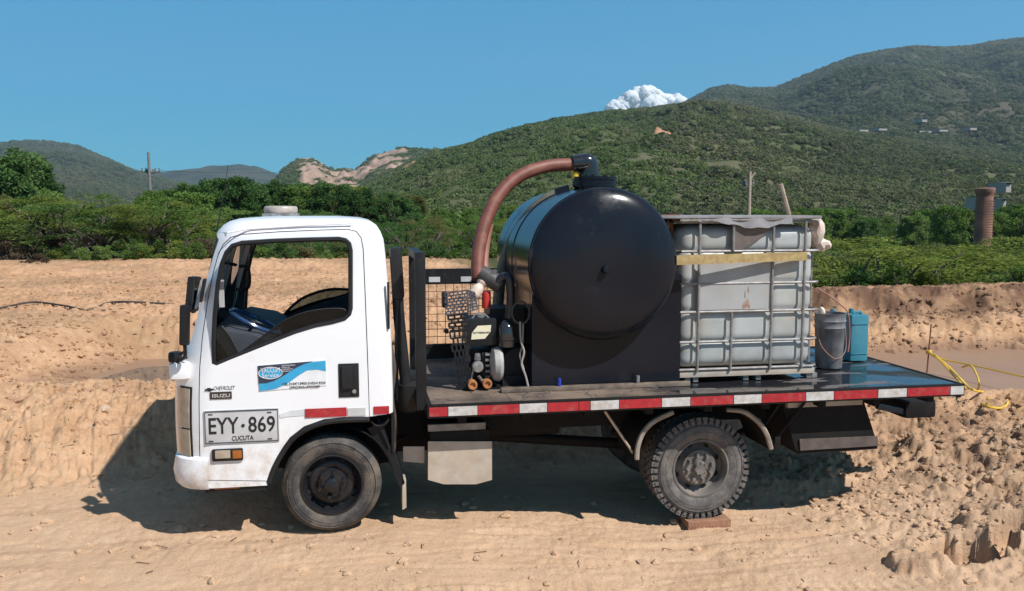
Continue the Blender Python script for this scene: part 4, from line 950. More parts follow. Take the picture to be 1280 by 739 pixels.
# cowl lug with black lamp in front of the cab corner
T_('corner_lug', MB().box(T2(226, 462, .10), (.13, .16, .115), bev=.03), 'paint')
T_('corner_lamp', MB().box(T2(219, 446, .09), (.08, .10, .07), bev=.025).tube([T2(222, 446, .08), T2(230, 440, .05), T2(233, 448, .02)], .01, 6), 'trim')
# headlamp two stacked lenses, conformed to the rounded corner
def cornerpanel(px0, px1, py0, py1, pr, name, m, parent=None, label=None, sub=8):
    zc0 = at(240, py1, .05).z; zc1 = at(240, py0, .05).z; mb = MB(); rf = .26
    for side in (0, 1):
        for iz in (0, 1, 2):
            z = zc0+(zc1-zc0)*iz/2; py = py1+(py0-py1)*iz/2
            xf = at(np.interp(py, [445, 470, 500, 540, 575, 606], [228, 220, 218, 219, 221, 222]), py, .13).x
            for k in range(sub+1):
                a = PI+PI*.5*(px0+(px1-px0)*k/sub); r = rf+(pr if side else -.02)
                mb.v.append((xf+rf+r*math.cos(a), rf+r*math.sin(a), z))
    n = sub+1
    for iz in (0, 1):
        for k in range(sub):
            q = lambda s, i, j: s*3*n+i*n+j
            mb.f += [(q(1, iz, k), q(1, iz, k+1), q(1, iz+1, k+1), q(1, iz+1, k)), (q(0, iz, k), q(0, iz+1, k), q(0, iz+1, k+1), q(0, iz, k+1))]
    for k in range(sub):
        mb.f += [(k, k+1, 3*n+k+1, 3*n+k), (2*n+k, 5*n+k, 5*n+k+1, 2*n+k+1)]
    for iz in (0, 1):
        for k in (0, sub): mb.f.append((iz*n+k, (iz+1)*n+k, 3*n+(iz+1)*n+k, 3*n+iz*n+k))
    return mb.build(name, m, parent or truck, label)
hl = cornerpanel(-.08, .62, 486, 535, .010, 'headlamp', M['lens'], label='upper dusty headlamp lens')
hl2 = cornerpanel(-.08, .62, 537, 570, .010, 'headlamp', M['lens'], label='lower headlamp lens')
cornerpanel(-.12, .66, 483.5, 572.5, .004, 'lamp_surround', M['trim'], hl)
# bumper
bz0, bz1 = at(238, 613, 0).z, at(238, 572, 0).z
def bumper():
    mb = MB(); secs = [(0, bz0), (0, bz0), (-.02, bz0+.03), (-.03, (bz0+bz1)/2), (-.012, bz1-.02), (.02, bz1)]
    path = [(at(256, 590, 0).x, .0)]; xf = at(220, 590, .13).x
    for k in range(9):
        a = PI*1.5-PI*.5*k/8; path.append((xf+.24+.24*math.cos(a), .235+.24*math.sin(a)))
    for k in range(1, 8): path.append((xf-.05*math.sin(PI*k/8), .235+(1.27)*k/8))
    for k in range(9):
        a = PI-PI*.5*k/8; path.append((xf+.24+.24*math.cos(a), 1.505+.24*math.sin(a)))
    path.append((at(256, 590, 0).x, 1.745)); rows = []
    cen = Vector((xf+.4, .87))
    for (o, z) in secs[1:]:
        rows.append([(x+o*(1 if x < xf+.12 else .3), y+(o*.7 if y < .3 else (-o*.7 if y > 1.4 else 0)), z) for x, y in path])
    rows.append([(x+.06, y+(.04 if y < .3 else (-.04 if y > 1.4 else 0)), bz1+.002) for x, y in path])
    rows.insert(0, [(x+.05, y+(.05 if y < .3 else (-.05 if y > 1.4 else 0)), bz0) for x, y in path])
    n = len(path); vs = [p for r in rows for p in r]; fs = [(i*n+j, i*n+j+1, (i+1)*n+j+1, (i+1)*n+j) for i in range(len(rows)-1) for j in range(n-1)]
    return mb.add(vs, fs)
T_('bumper', bumper(), 'paint')
T_('bumper_end', B2(251, 571, 256.5, 613, .03, 1.7), 'trim')
# sill with orange reflector, arch trim, side lamp, handle
sill = T_('sill', B2(256, 602, 333, 613, .015, .22, .006), 'trim')
B2(268, 603.5, 299, 610.5, .007, .02).build('side_reflector', M['amber'], sill)
atp = [(336, 603), (342, 586), (352, 567), (364, 550), (381, 537), (405, 528), (430, 525), (462, 524)]
T_('arch_trim', MB().tube(smoothpath([T2(x, y, .012) for x, y in atp], 4), .022, 8), 'trim')
# wheel well liner, dark
wwl = MB()
for k in range(21):
    a = R(8)+(PI-R(16))*k/20
    for (rr_, yy_) in ((.435, .04), (.435, .36), (.10, .37)): wwl.v.append((-.03+rr_*math.cos(a), yy_, .27+rr_*math.sin(a)))
for k in range(20):
    for q in range(2): wwl.f.append((k*3+q, k*3+q+1, k*3+q+4, k*3+q+3))
T_('wheel_well', wwl, 'chassis')
la = T_('side_lamp', MB().box(T2(284.5, 568.5, -.004), (.205, .03, .085), bev=.014), 'trim')
MB().box(T2(278.5, 568, -.018), (.10, .02, .055), bev=.006).build('lamp_lens', M['lens'], la)
MB().box(T2(296.5, 568, -.018), (.06, .02, .055), bev=.006).build('lamp_lens', M['amber'], la)
ha = T_('handle_recess', MB().box(T2(436, 475.5, .0), (.140, .012, .238), bev=.004), 'trim', parent=near)
T_('door_handle', MB().box(T2(434, 472, -.012), (.075, .026, .16), bev=.01), 'trim', parent=near)
T_('door_lock', MB().lathe([(0, -.018), (.014, -.018), (.014, 0)], T2(443, 489, -.0), 'y', 14), 'steel', parent=near)
T_('air_vent', MB().box(T2(485.5, 382, .012), (.016, .02, .33), bev=.006), 'trim')
T_('pillar_vent', MB().box(T2(253.5, 363, .10), (.018, .07, .16), Matrix.Rotation(R(12), 3, 'Y'), bev=.006), 'trim')
# reflective tapes on the cab
T_('reflective_tape', MB().boxb(T2(381, 511.5, -.006), T2(433.5, 520, .004)), 'red', 'red tape on the door')
T_('reflective_tape', MB().boxb(T2(434.5, 510.5, -.006), T2(457, 519, .004)), 'plate', 'silver tape on the door')
T_('reflective_tape', MB().boxb(T2(467, 508.5, -.006), T2(486.5, 517, .004)), 'red', 'red tape on the rear cab pillar')
T_('silver_swoosh', MB().prism(pz([(349, 518), (362, 513.5), (380.5, 511.5), (380.5, 519.5), (360, 521), (350, 523)], -.002), -.003, .002), mat('silver_swoosh', (.52, .55, .56), (.66, .67, .68), .3, nscale=8))
# number painted as a plate on the door
def boxpx(x0, y0, x1, y1, Y0, Y1, bev=0): return MB().boxb(T2(x0, y0, Y0), T2(x1, y1, Y1), bev)
k0, k1 = at(256, 556, -.006), at(348.5, 510, -.006)
np_ = T_('number_plate', MB().boxb((k0.x, -.006, k0.z), (k1.x, .004, k1.z), .004), 'plate')
MB().tube([(k0.x+.008, -.009, k0.z+.008), (k1.x-.008, -.009, k0.z+.008), (k1.x-.008, -.009, k1.z-.008), (k0.x+.008, -.009, k1.z-.008)], .0035, 5, closed=True).build('plate_border', M['ink'], np_)
pw = k1.x-k0.x; ph = k1.z-k0.z
def fit(s, x0, x1, z0, h, m, parent, Y, bold=0, shear=0, name='lettering'):
    o = text(s, h, (x0, Y, z0), m, parent, 1.0, bold, name, shear)
    xs_ = [v.co.x for v in o.data.vertices]; zs_ = [v.co.z for v in o.data.vertices]; a_, b_ = min(xs_), max(xs_); c_, d_ = min(zs_), max(zs_)
    for v in o.data.vertices: v.co.x = x0+(v.co.x-a_)/(b_-a_)*(x1-x0); v.co.z = z0+(v.co.z-c_)/(d_-c_)*h
    return o
fit('EYY', k0.x+pw*.06, k0.x+pw*.46, k0.z+ph*.30, ph*.48, M['ink'], np_, -.008, .012)
fit('869', k0.x+pw*.585, k0.x+pw*.945, k0.z+ph*.30, ph*.48, M['ink'], np_, -.008, .012)
fit('CUCUTA', k0.x+pw*.36, k0.x+pw*.65, k0.z+ph*.08, ph*.14, M['ink'], np_, -.008, .012)
MB().lathe([(0, -.003), (.012, -.003), (.012, 0)], (k0.x+pw*.515, -.007, k0.z+ph*.52), 'y', 10).build('emblem', M['ink'], np_)
for (u, w) in ((.085, .88), (.87, .88), (.085, .09), (.87, .09)):
    MB().boxb((k0.x+pw*(u-.03), -.009, k0.z+ph*(w-.015)), (k0.x+pw*(u+.03), -.006, k0.z+ph*(w+.015))).build('bolt_slot', M['ink'], np_)
# maker badge and model script
b0, b1 = at(262.5, 499.5, -.006), at(289.5, 489.5, -.006)
bd = T_('maker_badge', MB().boxb((b0.x, -.006, b0.z), (b1.x, .003, b1.z), .002), mat('badge_brown', (.05, .03, .02), None, .4))
fit('ISUZU', b0.x+.015, b1.x-.012, b0.z+.012, (b1.z-b0.z)-.026, M['plate'], bd, -.008, .02)
sc0, sc1 = at(267, 488, -.003), at(294, 488, -.003)
fit('CHEVROLET', sc0.x, sc1.x, sc0.z, .026, M['ink'], truck, -.002, 0, .4)
bt = at(261.5, 487.3, 0)
T_('bowtie_emblem', MB().prism([(bt.x-.028, bt.z-.006), (bt.x-.010, bt.z-.006), (bt.x-.010, bt.z-.011), (bt.x+.012, bt.z-.011), (bt.x+.012, bt.z-.006), (bt.x+.026, bt.z-.004), (bt.x+.028, bt.z+.007), (bt.x+.010, bt.z+.007), (bt.x+.010, bt.z+.012), (bt.x-.012, bt.z+.012), (bt.x-.012, bt.z+.006), (bt.x-.026, bt.z+.006)], -.003, .002), 'ink')
# company sticker
st = T_('logo_sticker', MB().prism(pz([(322, 457), (407, 450), (408, 482), (324, 489.5)], -.005), -.004, .002), mat('sticker_white', (.78, .79, .80), None, .4), 'company sticker on the door with white, black and blue waves')
M['stblue'] = mat('sticker_blue', (.04, .36, .62), None, .4); M['stdark'] = mat('sticker_dark', (.035, .04, .075), None, .4)
wave1 = [(324, 489), (323.5, 478), (333, 478), (345, 474), (358, 466), (372, 458), (384, 454), (396, 452), (407, 451), (407.5, 464), (396, 462), (384, 463), (374, 469), (360, 479), (345, 486), (334, 488)]
MB().prism(pz(wave1, -.005), -.0058, -.004).build('blue_wave', M['stblue'], st, smooth=0)
wave2 = [(322.3, 457.5), (392, 451.6), (380, 455), (368, 461), (354, 470), (343, 476), (333, 479), (323.3, 479.5)]
MB().prism(pz(wave2, -.006), -.0072, -.0060).build('dark_wave', M['stdark'], st, smooth=0)
oc = at(338, 466.5, -.008); ow, oh = .078, .040
ov = [(oc.x+ow*math.cos(t*PI/16), oc.z+oh*math.sin(t*PI/16)) for t in range(32)]
MB().tube([(x, -.0085, z) for x, z in ov], .0035, 5, closed=True).build('oval', M['white'], st)
MB().prism(ov, -.0082, -.0074).build('oval_fill', M['stblue'], st, smooth=0)
WH = mat('sticker_lettering', (.8, .8, .8), None, .5)
fit('VACCUM', oc.x-.062, oc.x+.062, oc.z+.004, .034, WH, st, -.0095, .0)
fit('Service', oc.x-.056, oc.x+.056, oc.z-.030, .030, WH, st, -.0095, .0)
for q, s_ in enumerate(('ABASTECIMIENTO', 'LIMPIEZA DE', 'POZOS SEPTICOS', 'TRANSPORTE')):
    y_ = 456.5+q*2.4; a_ = at(352, y_+1.2, -.008); fit(s_, a_.x, at((369, 362, 366, 363)[q], y_, -.008).x, a_.z, .0075, WH, st, -.0085)
a_, b_ = at(353, 484.0, -.008), at(407, 480.5, -.008); fit('CEL.3104713953-3102413224', a_.x, b_.x, a_.z+.012, .017, M['ink'], st, -.0065, .01)
a_, b_ = at(362, 486.5, -.008), at(400, 485, -.008); fit('OFICINA-5925389', a_.x, b_.x, a_.z+.004, .015, M['ink'], st, -.0065, .01)

# wheels
def tyre(c, Rr_, w, rim, knobby):
    mb = MB(); y0 = c[1]; h = Rr_-rim
    prof = [(rim-.01, .03), (rim+.004, .008), (rim+.02, .0), (rim+h*.35, -.014), (rim+h*.62, -.012), (Rr_-.045, .0), (Rr_-.018, .018), (Rr_-.004, .04), (Rr_, .07), (Rr_, w/2)]
    prof = [(r, y) for r, y in prof]+[(r, w-y) for r, y in prof[::-1][1:]]
    mb.lathe(prof, c, 'y', 72); return mb
def rimmesh(c, rr, w, dish, front):
    mb = MB()
    if front: prof = [(rr+.006, .010), (rr+.010, .0), (rr-.004, -.002), (rr-.014, .012), (rr-.022, .055), (rr-.036, .075), (rr-.055, .060), (rr-.075, .052), (rr*.50, .060), (rr*.46, .035), (.0, .035)]
    else: prof = [(rr+.006, .010), (rr+.010, .0), (rr-.004, -.002), (rr-.012, .015), (rr-.022, .085), (rr-.045, .105), (rr*.68, .085), (rr*.60, .052), (rr*.30, .045), (0, .045)]
    return mb.lathe(prof, c, 'y', 64)
def wheel(c, Rr_, w, rr, tm, rm, front, label, side=-1, knobby=False, simple=False):
    # built with its outer face towards -y; far wheels are mirrored
    e = bpy.data.objects.new('wheel', None); col.objects.link(e); e.parent = truck; e.matrix_parent_inverse = Matrix.Translation(-ROOTLOC[truck.name])
    e['label'] = label; e.location = c
    if side > 0: e.rotation_euler = (0, 0, PI)
    o = (0, 0, 0)
    tyre(o, Rr_, w, rr, knobby).build('tyre', M[tm], e)
    if knobby:
        kb = MB(); n = 46
        for k in range(n):
            a = 2*PI*(k+.5*0)/n
            for (yy, da, dy) in ((.030, 0, .050), (w-.030, .5, .050), (.085, .5, .045), (w-.085, 0, .045)):
                aa = a+da*2*PI/n; rot = Matrix.Rotation(-aa, 3, 'Y')
                kb.box(rot @ Vector((Rr_+.001, yy, 0)), (.024 if dy == .05 else .014, dy, 2*PI*Rr_/n*.70), rot)
            rot = Matrix.Rotation(-a, 3, 'Y'); kb.box(rot @ Vector((Rr_-.022, .006, 0)), (.034, .014, 2*PI*Rr_/n*.5), rot)
        kb.build('tread_blocks', M[tm], e, kind='stuff')
    sr = MB()
    for rq in (.42, .68): 
        q_ = rr+(Rr_-rr)*rq; sr.lathe([(q_-.004, -.0125), (q_, -.0165), (q_+.004, -.0125)], o, 'y', 72)
    sr.build('sidewall_ribs', M[tm], e)
    rim = rimmesh(o, rr, w, .08, front).build('rim', M[rm], e)
    if simple: return e
    cut = MB(); nh = 8 if front else 8
    rh = rr-.038 if front else rr-.047
    for k in range(nh):
        a = 2*PI*(k+.45)/nh; cut.lathe([(0, .01), (.020, .01), (.020, .16), (0, .16)], (rh*math.cos(a), 0, rh*math.sin(a)), 'y', 14)
    # hand holes are flat black ovals on the disc, their shade put into the colour
    ho = MB()
    for k in range(nh):
        a = 2*PI*(k+.45)/nh; yy = .066 if front else .088
        ca = Vector((rh*math.cos(a), yy, rh*math.sin(a))); rot = Matrix.Rotation(-a, 3, 'Y')
        vs = [ca+rot @ Vector((.013*math.cos(t*PI/8), -.006, .022*math.sin(t*PI/8))) for t in range(16)]; ho.add(vs, [tuple(range(16))])
    ho.build('hand_holes', M['hole'], rim)
    hb = MB()
    if front: hb.lathe([(0, -.030), (.035, -.030), (.048, -.022), (.050, .036)], o, 'y', 28).lathe([(.075, .036), (.075, .028), (.05, .024)], o, 'y', 28)
    else: hb.lathe([(0, -.002), (.045, -.002), (.055, .008), (.060, .048)], o, 'y', 28).lathe([(.14, .05), (.135, .040), (.06, .036)], o, 'y', 32)
    hub = hb.build('hub', M[rm], e)
    nn = 6 if front else 8; rn = .090 if front else .102
    for k in range(nn):
        a = 2*PI*(k+.3)/nn
        MB().lathe([(0, -.008 if front else .0), (.014, -.008 if front else .0), (.016, .0 if front else .01), (.018, .036)], (rn*math.cos(a), 0, rn*math.sin(a)), 'y', 6).build('wheel_nut', M[rm], hub)
    if not front:
        for k in range(8):
            a = 2*PI*(k+.1)/8; MB().lathe([(0, -.008), (.008, -.008), (.009, .04)], (.048*math.cos(a), 0, .048*math.sin(a)), 'y', 6).build('hub_bolt', M[rm], hub)
    return e
FC, RC = at(415, 606, .06), at(876.5, 586, .17)
wheel((FC.x, .055, FC.z), .352, .21, .212, 'tyre', 'rimblack', True, 'front wheel with worn tyre and glossy black rim')
wheel((RC.x, .17, RC.z), .392, .22, .222, 'tyre2', 'rimdust', False, 'rear wheel with knobby dusty tyre standing on a brick', knobby=True)
wheel((FC.x, 1.69, FC.z), .352, .21, .212, 'tyre', 'rimblack', True, 'far side front wheel', side=1, simple=True)
wheel((RC.x, .41, RC.z), .385, .20, .222, 'tyre', 'rimblack', False, 'inner rear wheel behind the knobby one', simple=True)
wheel((RC.x, 1.68, RC.z), .39, .22, .222, 'tyre', 'rimblack', False, 'far side rear wheel', side=1, simple=True)
wheel((RC.x, 1.44, RC.z), .385, .20, .222, 'tyre', 'rimblack', False, 'far side inner rear wheel', side=1, simple=True)

# bed
DZ = .845; BX0, BX1 = at(535, 508, -.08).x, at(1206, 480, -.08).x; YN, YF = -.08, 1.88
def deck_mat():
    m = bpy.data.materials.new('wet_dirty_deck'); m.use_nodes = True; nt = m.node_tree; N = nt.nodes; L = nt.links; b = N['Principled BSDF']
    tc = N.new('ShaderNodeTexCoord'); sx = N.new('ShaderNodeSeparateXYZ'); L.new(tc.outputs['Object'], sx.inputs[0])
    n = N.new('ShaderNodeTexNoise'); n.inputs['Scale'].default_value = 2.6; n.inputs['Detail'].default_value = 6; mp = N.new('ShaderNodeMapping'); mp.inputs['Scale'].default_value = (1, 1.0, 1); L.new(tc.outputs['Object'], mp.inputs[0]); L.new(mp.outputs[0], n.inputs['Vector'])
    # wetness grows towards the tail
    mr = N.new('ShaderNodeMapRange'); mr.inputs[1].default_value = 2.0; mr.inputs[2].default_value = 3.1; mr.inputs[3].default_value = -.25; mr.inputs[4].default_value = .62; L.new(sx.outputs[0], mr.inputs[0])
    ad = N.new('ShaderNodeMath'); ad.operation = 'ADD'; L.new(mr.outputs[0], ad.inputs[0]); L.new(n.outputs[0], ad.inputs[1])
    wet = N.new('ShaderNodeMapRange'); wet.inputs[1].default_value = .50; wet.inputs[2].default_value = .58; L.new(ad.outputs[0], wet.inputs[0])
    isl = N.new('ShaderNodeTexNoise'); isl.inputs['Scale'].default_value = 5; isl.inputs['Detail'].default_value = 3; mp2 = N.new('ShaderNodeMapping'); mp2.inputs['Scale'].default_value = (.45, 1.5, 1); L.new(tc.outputs['Object'], mp2.inputs[0]); L.new(mp2.outputs[0], isl.inputs['Vector'])
    im = N.new('ShaderNodeMapRange'); im.inputs[1].default_value = .60; im.inputs[2].default_value = .62; L.new(isl.outputs[0], im.inputs[0])
    cr = N.new('ShaderNodeTexVoronoi'); cr.feature = 'DISTANCE_TO_EDGE'; cr.inputs['Scale'].default_value = 3.2; wv = N.new('ShaderNodeTexNoise'); wv.inputs['Scale'].default_value = 3; wv.inputs['Detail'].default_value = 5; L.new(tc.outputs['Object'], wv.inputs['Vector']); wa = N.new('ShaderNodeVectorMath'); wa.operation = 'MULTIPLY_ADD'; L.new(wv.outputs[1], wa.inputs[0]); wa.inputs[1].default_value = (.6, .6, .6); L.new(tc.outputs['Object'], wa.inputs[2]); L.new(wa.outputs[0], cr.inputs['Vector'])
    cm = N.new('ShaderNodeMapRange'); cm.inputs[1].default_value = .0; cm.inputs[2].default_value = .035; L.new(cr.outputs[0], cm.inputs[0])
    dry = N.new('ShaderNodeValToRGB'); dry.color_ramp.elements[0].position = .35; dry.color_ramp.elements[1].position = .6; dry.color_ramp.elements[0].color = (.05, .037, .03, 1); dry.color_ramp.elements[1].color = (.185, .13, .09, 1); L.new(n.outputs[0], dry.inputs[0])
    mc = N.new('ShaderNodeMix'); mc.data_type = 'RGBA'; L.new(cm.outputs[0], mc.inputs[0]); mc.inputs[6].default_value = (.04, .03, .025, 1); L.new(dry.outputs[0], mc.inputs[7])
    wc = N.new('ShaderNodeMix'); wc.data_type = 'RGBA'; L.new(im.outputs[0], wc.inputs[0]); wc.inputs[6].default_value = (.018, .018, .022, 1); wc.inputs[7].default_value = (.12, .105, .10, 1)
    o = N.new('ShaderNodeMix'); o.data_type = 'RGBA'; L.new(wet.outputs[0], o.inputs[0]); L.new(mc.outputs[2], o.inputs[6]); L.new(wc.outputs[2], o.inputs[7]); L.new(o.outputs[2], b.inputs['Base Color'])
    rg = N.new('ShaderNodeMapRange'); rg.inputs[3].default_value = .8; rg.inputs[4].default_value = .06; L.new(wet.outputs[0], rg.inputs[0])
    rg2 = N.new('ShaderNodeMath'); rg2.operation = 'MULTIPLY_ADD'; L.new(im.outputs[0], rg2.inputs[0]); rg2.inputs[1].default_value = .45; L.new(rg.outputs[0], rg2.inputs[2]); L.new(rg2.outputs[0], b.inputs['Roughness'])
    bp = N.new('ShaderNodeBump'); bp.inputs['Strength'].default_value = .15; bp.inputs['Distance'].default_value = .02; L.new(n.outputs[0], bp.inputs['Height']); L.new(bp.outputs[0], b.inputs['Normal'])
    b.inputs['Specular IOR Level'].default_value = .7
    return m
M['deck'] = deck_mat()
bed = bpy.data.objects.new('load_bed', None); col.objects.link(bed); reparent(bed, truck)
bed2 = bed
npl = 7
for k in range(npl):   # sheets laid across, joints as thin gaps
    x0 = BX0+(BX1-BX0)*k/npl; x1 = BX0+(BX1-BX0)*(k+1)/npl
    d = MB(); nx, ny = 10, 26
    for j_ in range(ny+1):
        for i_ in range(nx+1):
            x = x0+.002+(x1-x0-.004)*i_/nx; y = YN+.03+(YF-YN-.06)*j_/ny; e_ = min(i_, nx-i_, 3)/3*min(j_, ny-j_, 3)/3
            d.v.append((x, y, DZ-.002+.006*e_*mn.noise(Vector((x*2.2, y*2.2, k)))))
    d.f = [(j_*(nx+1)+i_, j_*(nx+1)+i_+1, (j_+1)*(nx+1)+i_+1, (j_+1)*(nx+1)+i_) for j_ in range(ny) for i_ in range(nx)]
    d.build('deck_sheet', M['deck'], bed, smooth=180)
MB().boxb((BX0, YN+.03, DZ-.06), (BX1-.01, YF-.03, DZ-.012)).build('underfloor', M['chassis'], bed)
rail_z0 = .752
rl = MB().boxb((BX0-.005, YN, rail_z0), (BX1, YN+.032, DZ+.003), .003).build('side_rail', M['chassis'], bed, label='near side rail with red and white tape')
MB().boxb((BX0-.005, YF-.032, rail_z0), (BX1, YF, DZ+.003), .003).build('side_rail', M['chassis'], bed, label='far side rail')
MB().boxb((BX0-.005, YN+.033, rail_z0), (BX0+.028, YF-.033, DZ+.002)).build('end_rail', M['chassis'], bed)
MB().boxb((BX1-.03, YN+.033, rail_z0-.02), (BX1, YF-.033, DZ+.002)).build('end_rail', M['chassis'], bed)
segs = [(536, 'r'), (560, 'w'), (597, 'r'), (649, 'w'), (684, 'r'), (723.5, 'r'), (738, 'w'), (774, 'r'), (827, 'w'), (863, 'r'), (917, 'w'), (952, 'r'), (1007, 'w'), (1042, 'r'), (1097, 'w'), (1133, 'r'), (1187, 'w'), (1204, None)]
for (a, b) in zip(segs[:-1], segs[1:]):
    x0, x1 = at(a[0]+.4, 500, YN).x, at(b[0]-.4, 500, YN).x
    MB().boxb((x0, YN-.004, rail_z0+.014), (x1, YN+.003, DZ-.014)).build('reflective_tape', M['red' if a[1] == 'r' else 'white'], rl)
# headboard
xh = at(526, 400, 0).x
hbm = T_('headboard', MB().boxb((xh-.035, -.02, .80), (xh+.035, .05, 1.915), .004).boxb((xh-.03, 0.80, .80), (xh+.03, .86, 1.915), .004).boxb((xh-.03, .051, 1.86), (xh+.03, .799, 1.913)).boxb((xh-.02, .051, .86), (xh+.02, .799, .92)), 'blackmetal')
for q in range(1):
    MB().boxb((xh-.01, .42, .922), (xh+.01, .45, 1.858)).build('upright', M['blackmetal'], hbm)
# far side rail frame with wire mesh
fx0, fx1 = xh+.05, at(640, 400, 1.8).x
fz1 = at(560, 336, 1.8).z; fz0 = at(560, 355, 1.8).z
sg = T_('side_guard', MB().boxb((fx0, 1.79, fz0), (fx1, 1.83, fz1)), 'blackmetal')
MB().boxb((fx0, 1.795, at(560, 430, 1.8).z-.03), (fx1, 1.825, at(560, 430, 1.8).z)).build('lower_bar', M['blackmetal'], sg)
MB().boxb((fx0, 1.80, DZ+.01), (fx1, 1.82, at(560, 430, 1.8).z-.032)).build('kick_board', M['blackmetal'], sg)
for (a, b) in ((536, 550), (576, 589)): MB().boxb((at(a, 345, 1.79).x, 1.782, fz0+.02), (at(b, 345, 1.79).x, 1.789, at(560, 346, 1.79).z)).build('reflective_tape', M['plate'], sg)
zm0, zm1 = at(560, 430, 1.8).z, fz0
wmm = MB(); nxm = 13
for k in range(nxm): x = fx0+(fx1-fx0)*k/(nxm-1); wmm.tube([(x, 1.81, zm0), (x, 1.81, zm1)], .0042, 4)
for k in range(9): z = zm0+(zm1-zm0)*k/8; wmm.tube([(fx0, 1.813, z), (fx1, 1.813, z)], .0042, 4)
wmm.build('wire_mesh', M['rust'], sg, kind='stuff')
# air duct behind the cab
dk = [T2(496, 312, .35), T2(499, 340, .35), T2(500, 372, .35)]
T_('air_duct', MB().box(T2(496, 341, .26), (.085, .16, .37), Matrix.Rotation(R(-3), 3, 'Y'), bev=.03).tube(smoothpath([T2(497, 368, .26), T2(499, 400, .26), T2(503, 440, .26), T2(507, 480, .26)], 4), .042, 12), 'trim')
T_('air_filter', MB().lathe([(0, 0), (.10, 0), (.12, .03), (.12, .20), (.09, .22), (0, .22)], T2(512, 512, .32), 'z', 24).tube([T2(497, 385, .2), T2(495, 430, .15), T2(497, 500, .15)], .012, 6).box(T2(512, 472, .4), (.12, .2, .1), bev=.02), 'trim')
T_('coolant_hose', MB().tube(smoothpath([T2(488, 430, .12), T2(493, 460, .1), T2(490, 495, .1), T2(494, 530, .14), T2(492, 565, .16)], 5), .014, 8), 'cable')
# mudguard behind the front wheel
T_('mudguard', MB().prism(pz([(459, 536), (472, 530), (480, 536), (490, 566), (496, 568), (506, 604), (500, 610), (484, 572)], .09), .09, .30), 'blackmetal')
T_('mud_flap', MB().prism(pz([(503, 598), (507.5, 600), (508, 634), (503, 637)], .1), .09, .30), 'silver')
T_('bracket', MB().tube(smoothpath([T2(464, 526, .05), T2(470, 532, .05), T2(480, 531, .05), T2(486, 524, .05)], 4), .010, 8).tube([T2(474, 530, .07), T2(486, 560, .09)], .012, 8).tube([T2(490, 515, .08), T2(491, 566, .09)], .010, 8), 'blackmetal')
# chassis
ch0, ch1 = at(470, 560, .5).x, at(1110, 520, .5).x
fr_ = T_('chassis_frame', MB().boxb((-1.0, .48, .50), (4.15, .54, .69)).boxb((-1.0, 1.22, .50), (4.15, 1.28, .69)), 'chassis')
for x in (-.7, .45, 1.3, 2.2, 3.3, 4.1): MB().boxb((x-.04, .541, .53), (x+.04, 1.219, .67)).build('cross_member', M['chassis'], fr_)
for x in np.linspace(BX0+.25, BX1-.25, 9): MB().boxb((x-.03, YN+.06, .70), (x+.03, YF-.06, .783)).build('floor_bearer', M['chassis'], fr_)
T_('axle', MB().tube([(FC.x, .25, FC.z), (FC.x, 1.5, FC.z)], .045, 10), 'chassis', 'front axle')
T_('axle', MB().tube([(RC.x, .3, RC.z), (RC.x, 1.5, RC.z)], .06, 10).lathe([(0, -.17), (.10, -.15), (.17, -.05), (.17, .05), (.10, .15), (0, .17)], (RC.x, .88, RC.z), 'x', 20), 'chassis', 'rear axle with differential')
T_('drive_shaft', MB().tube([(.6, .88, .42), (RC.x-.15, .88, RC.z)], .045, 10), 'chassis')
for x, z in ((FC.x, FC.z), (RC.x, RC.z)):
    for y in (.51, 1.25):
        T_('leaf_spring', MB().tube([(x-.62, y, z+.24), (x-.3, y, z+.10), (x, y, z+.06), (x+.3, y, z+.10), (x+.62, y, z+.24)], .03, 6), 'chassis')
T_('gearbox', MB().boxb((.25, .62, .32), (.95, 1.1, .72), .05), 'chassis')
T_('air_tank', MB().tube([(1.15, .68, .50), (1.75, .68, .50)], .10, 16).boxb((1.25, .60, .60), (1.29, .76, .70)), 'chassis')
T_('fuel_tank', MB().boxb((.7, 1.4, .32), (1.7, 1.75, .68), .04), 'chassis', 'far side fuel tank')
# bright guard plates between the wheels
T_('guard_plate', MB().prism(pz([(535, 552), (615, 552), (615, 600), (595, 605.5), (555, 605.5), (535, 600)], .10), .10, .108), 'silver', 'large dented aluminium plate')
T_('guard_plate', MB().prism(pz([(504, 558.5), (530.5, 558.5), (530.5, 579), (504, 577)], .16), .16, .17), 'silver', 'small aluminium plate beside the large one')
T_('battery_box', B2(538, 540, 612, 596, .115, .45, .01), 'chassis')
T_('support_bar', B2(535, 531.5, 607, 536.5, .10, .13), mat('scuffed_bar', (.16, .13, .11), (.3, .27, .24), .5, nscale=12))
T_('strut', MB().tube([T2(756, 514, .05), T2(791, 566, .12)], .010, 8), 'silver')
T_('strut', MB().tube([T2(1008, 500, .02), T2(973, 545, .12)], .012, 8).box(T2(971, 553, .12), (.05, .03, .10), bev=.01), 'chassis')
T_('strut', MB().tube([T2(976, 503, .02), T2(957, 530, .12)], .010, 8), 'chassis')
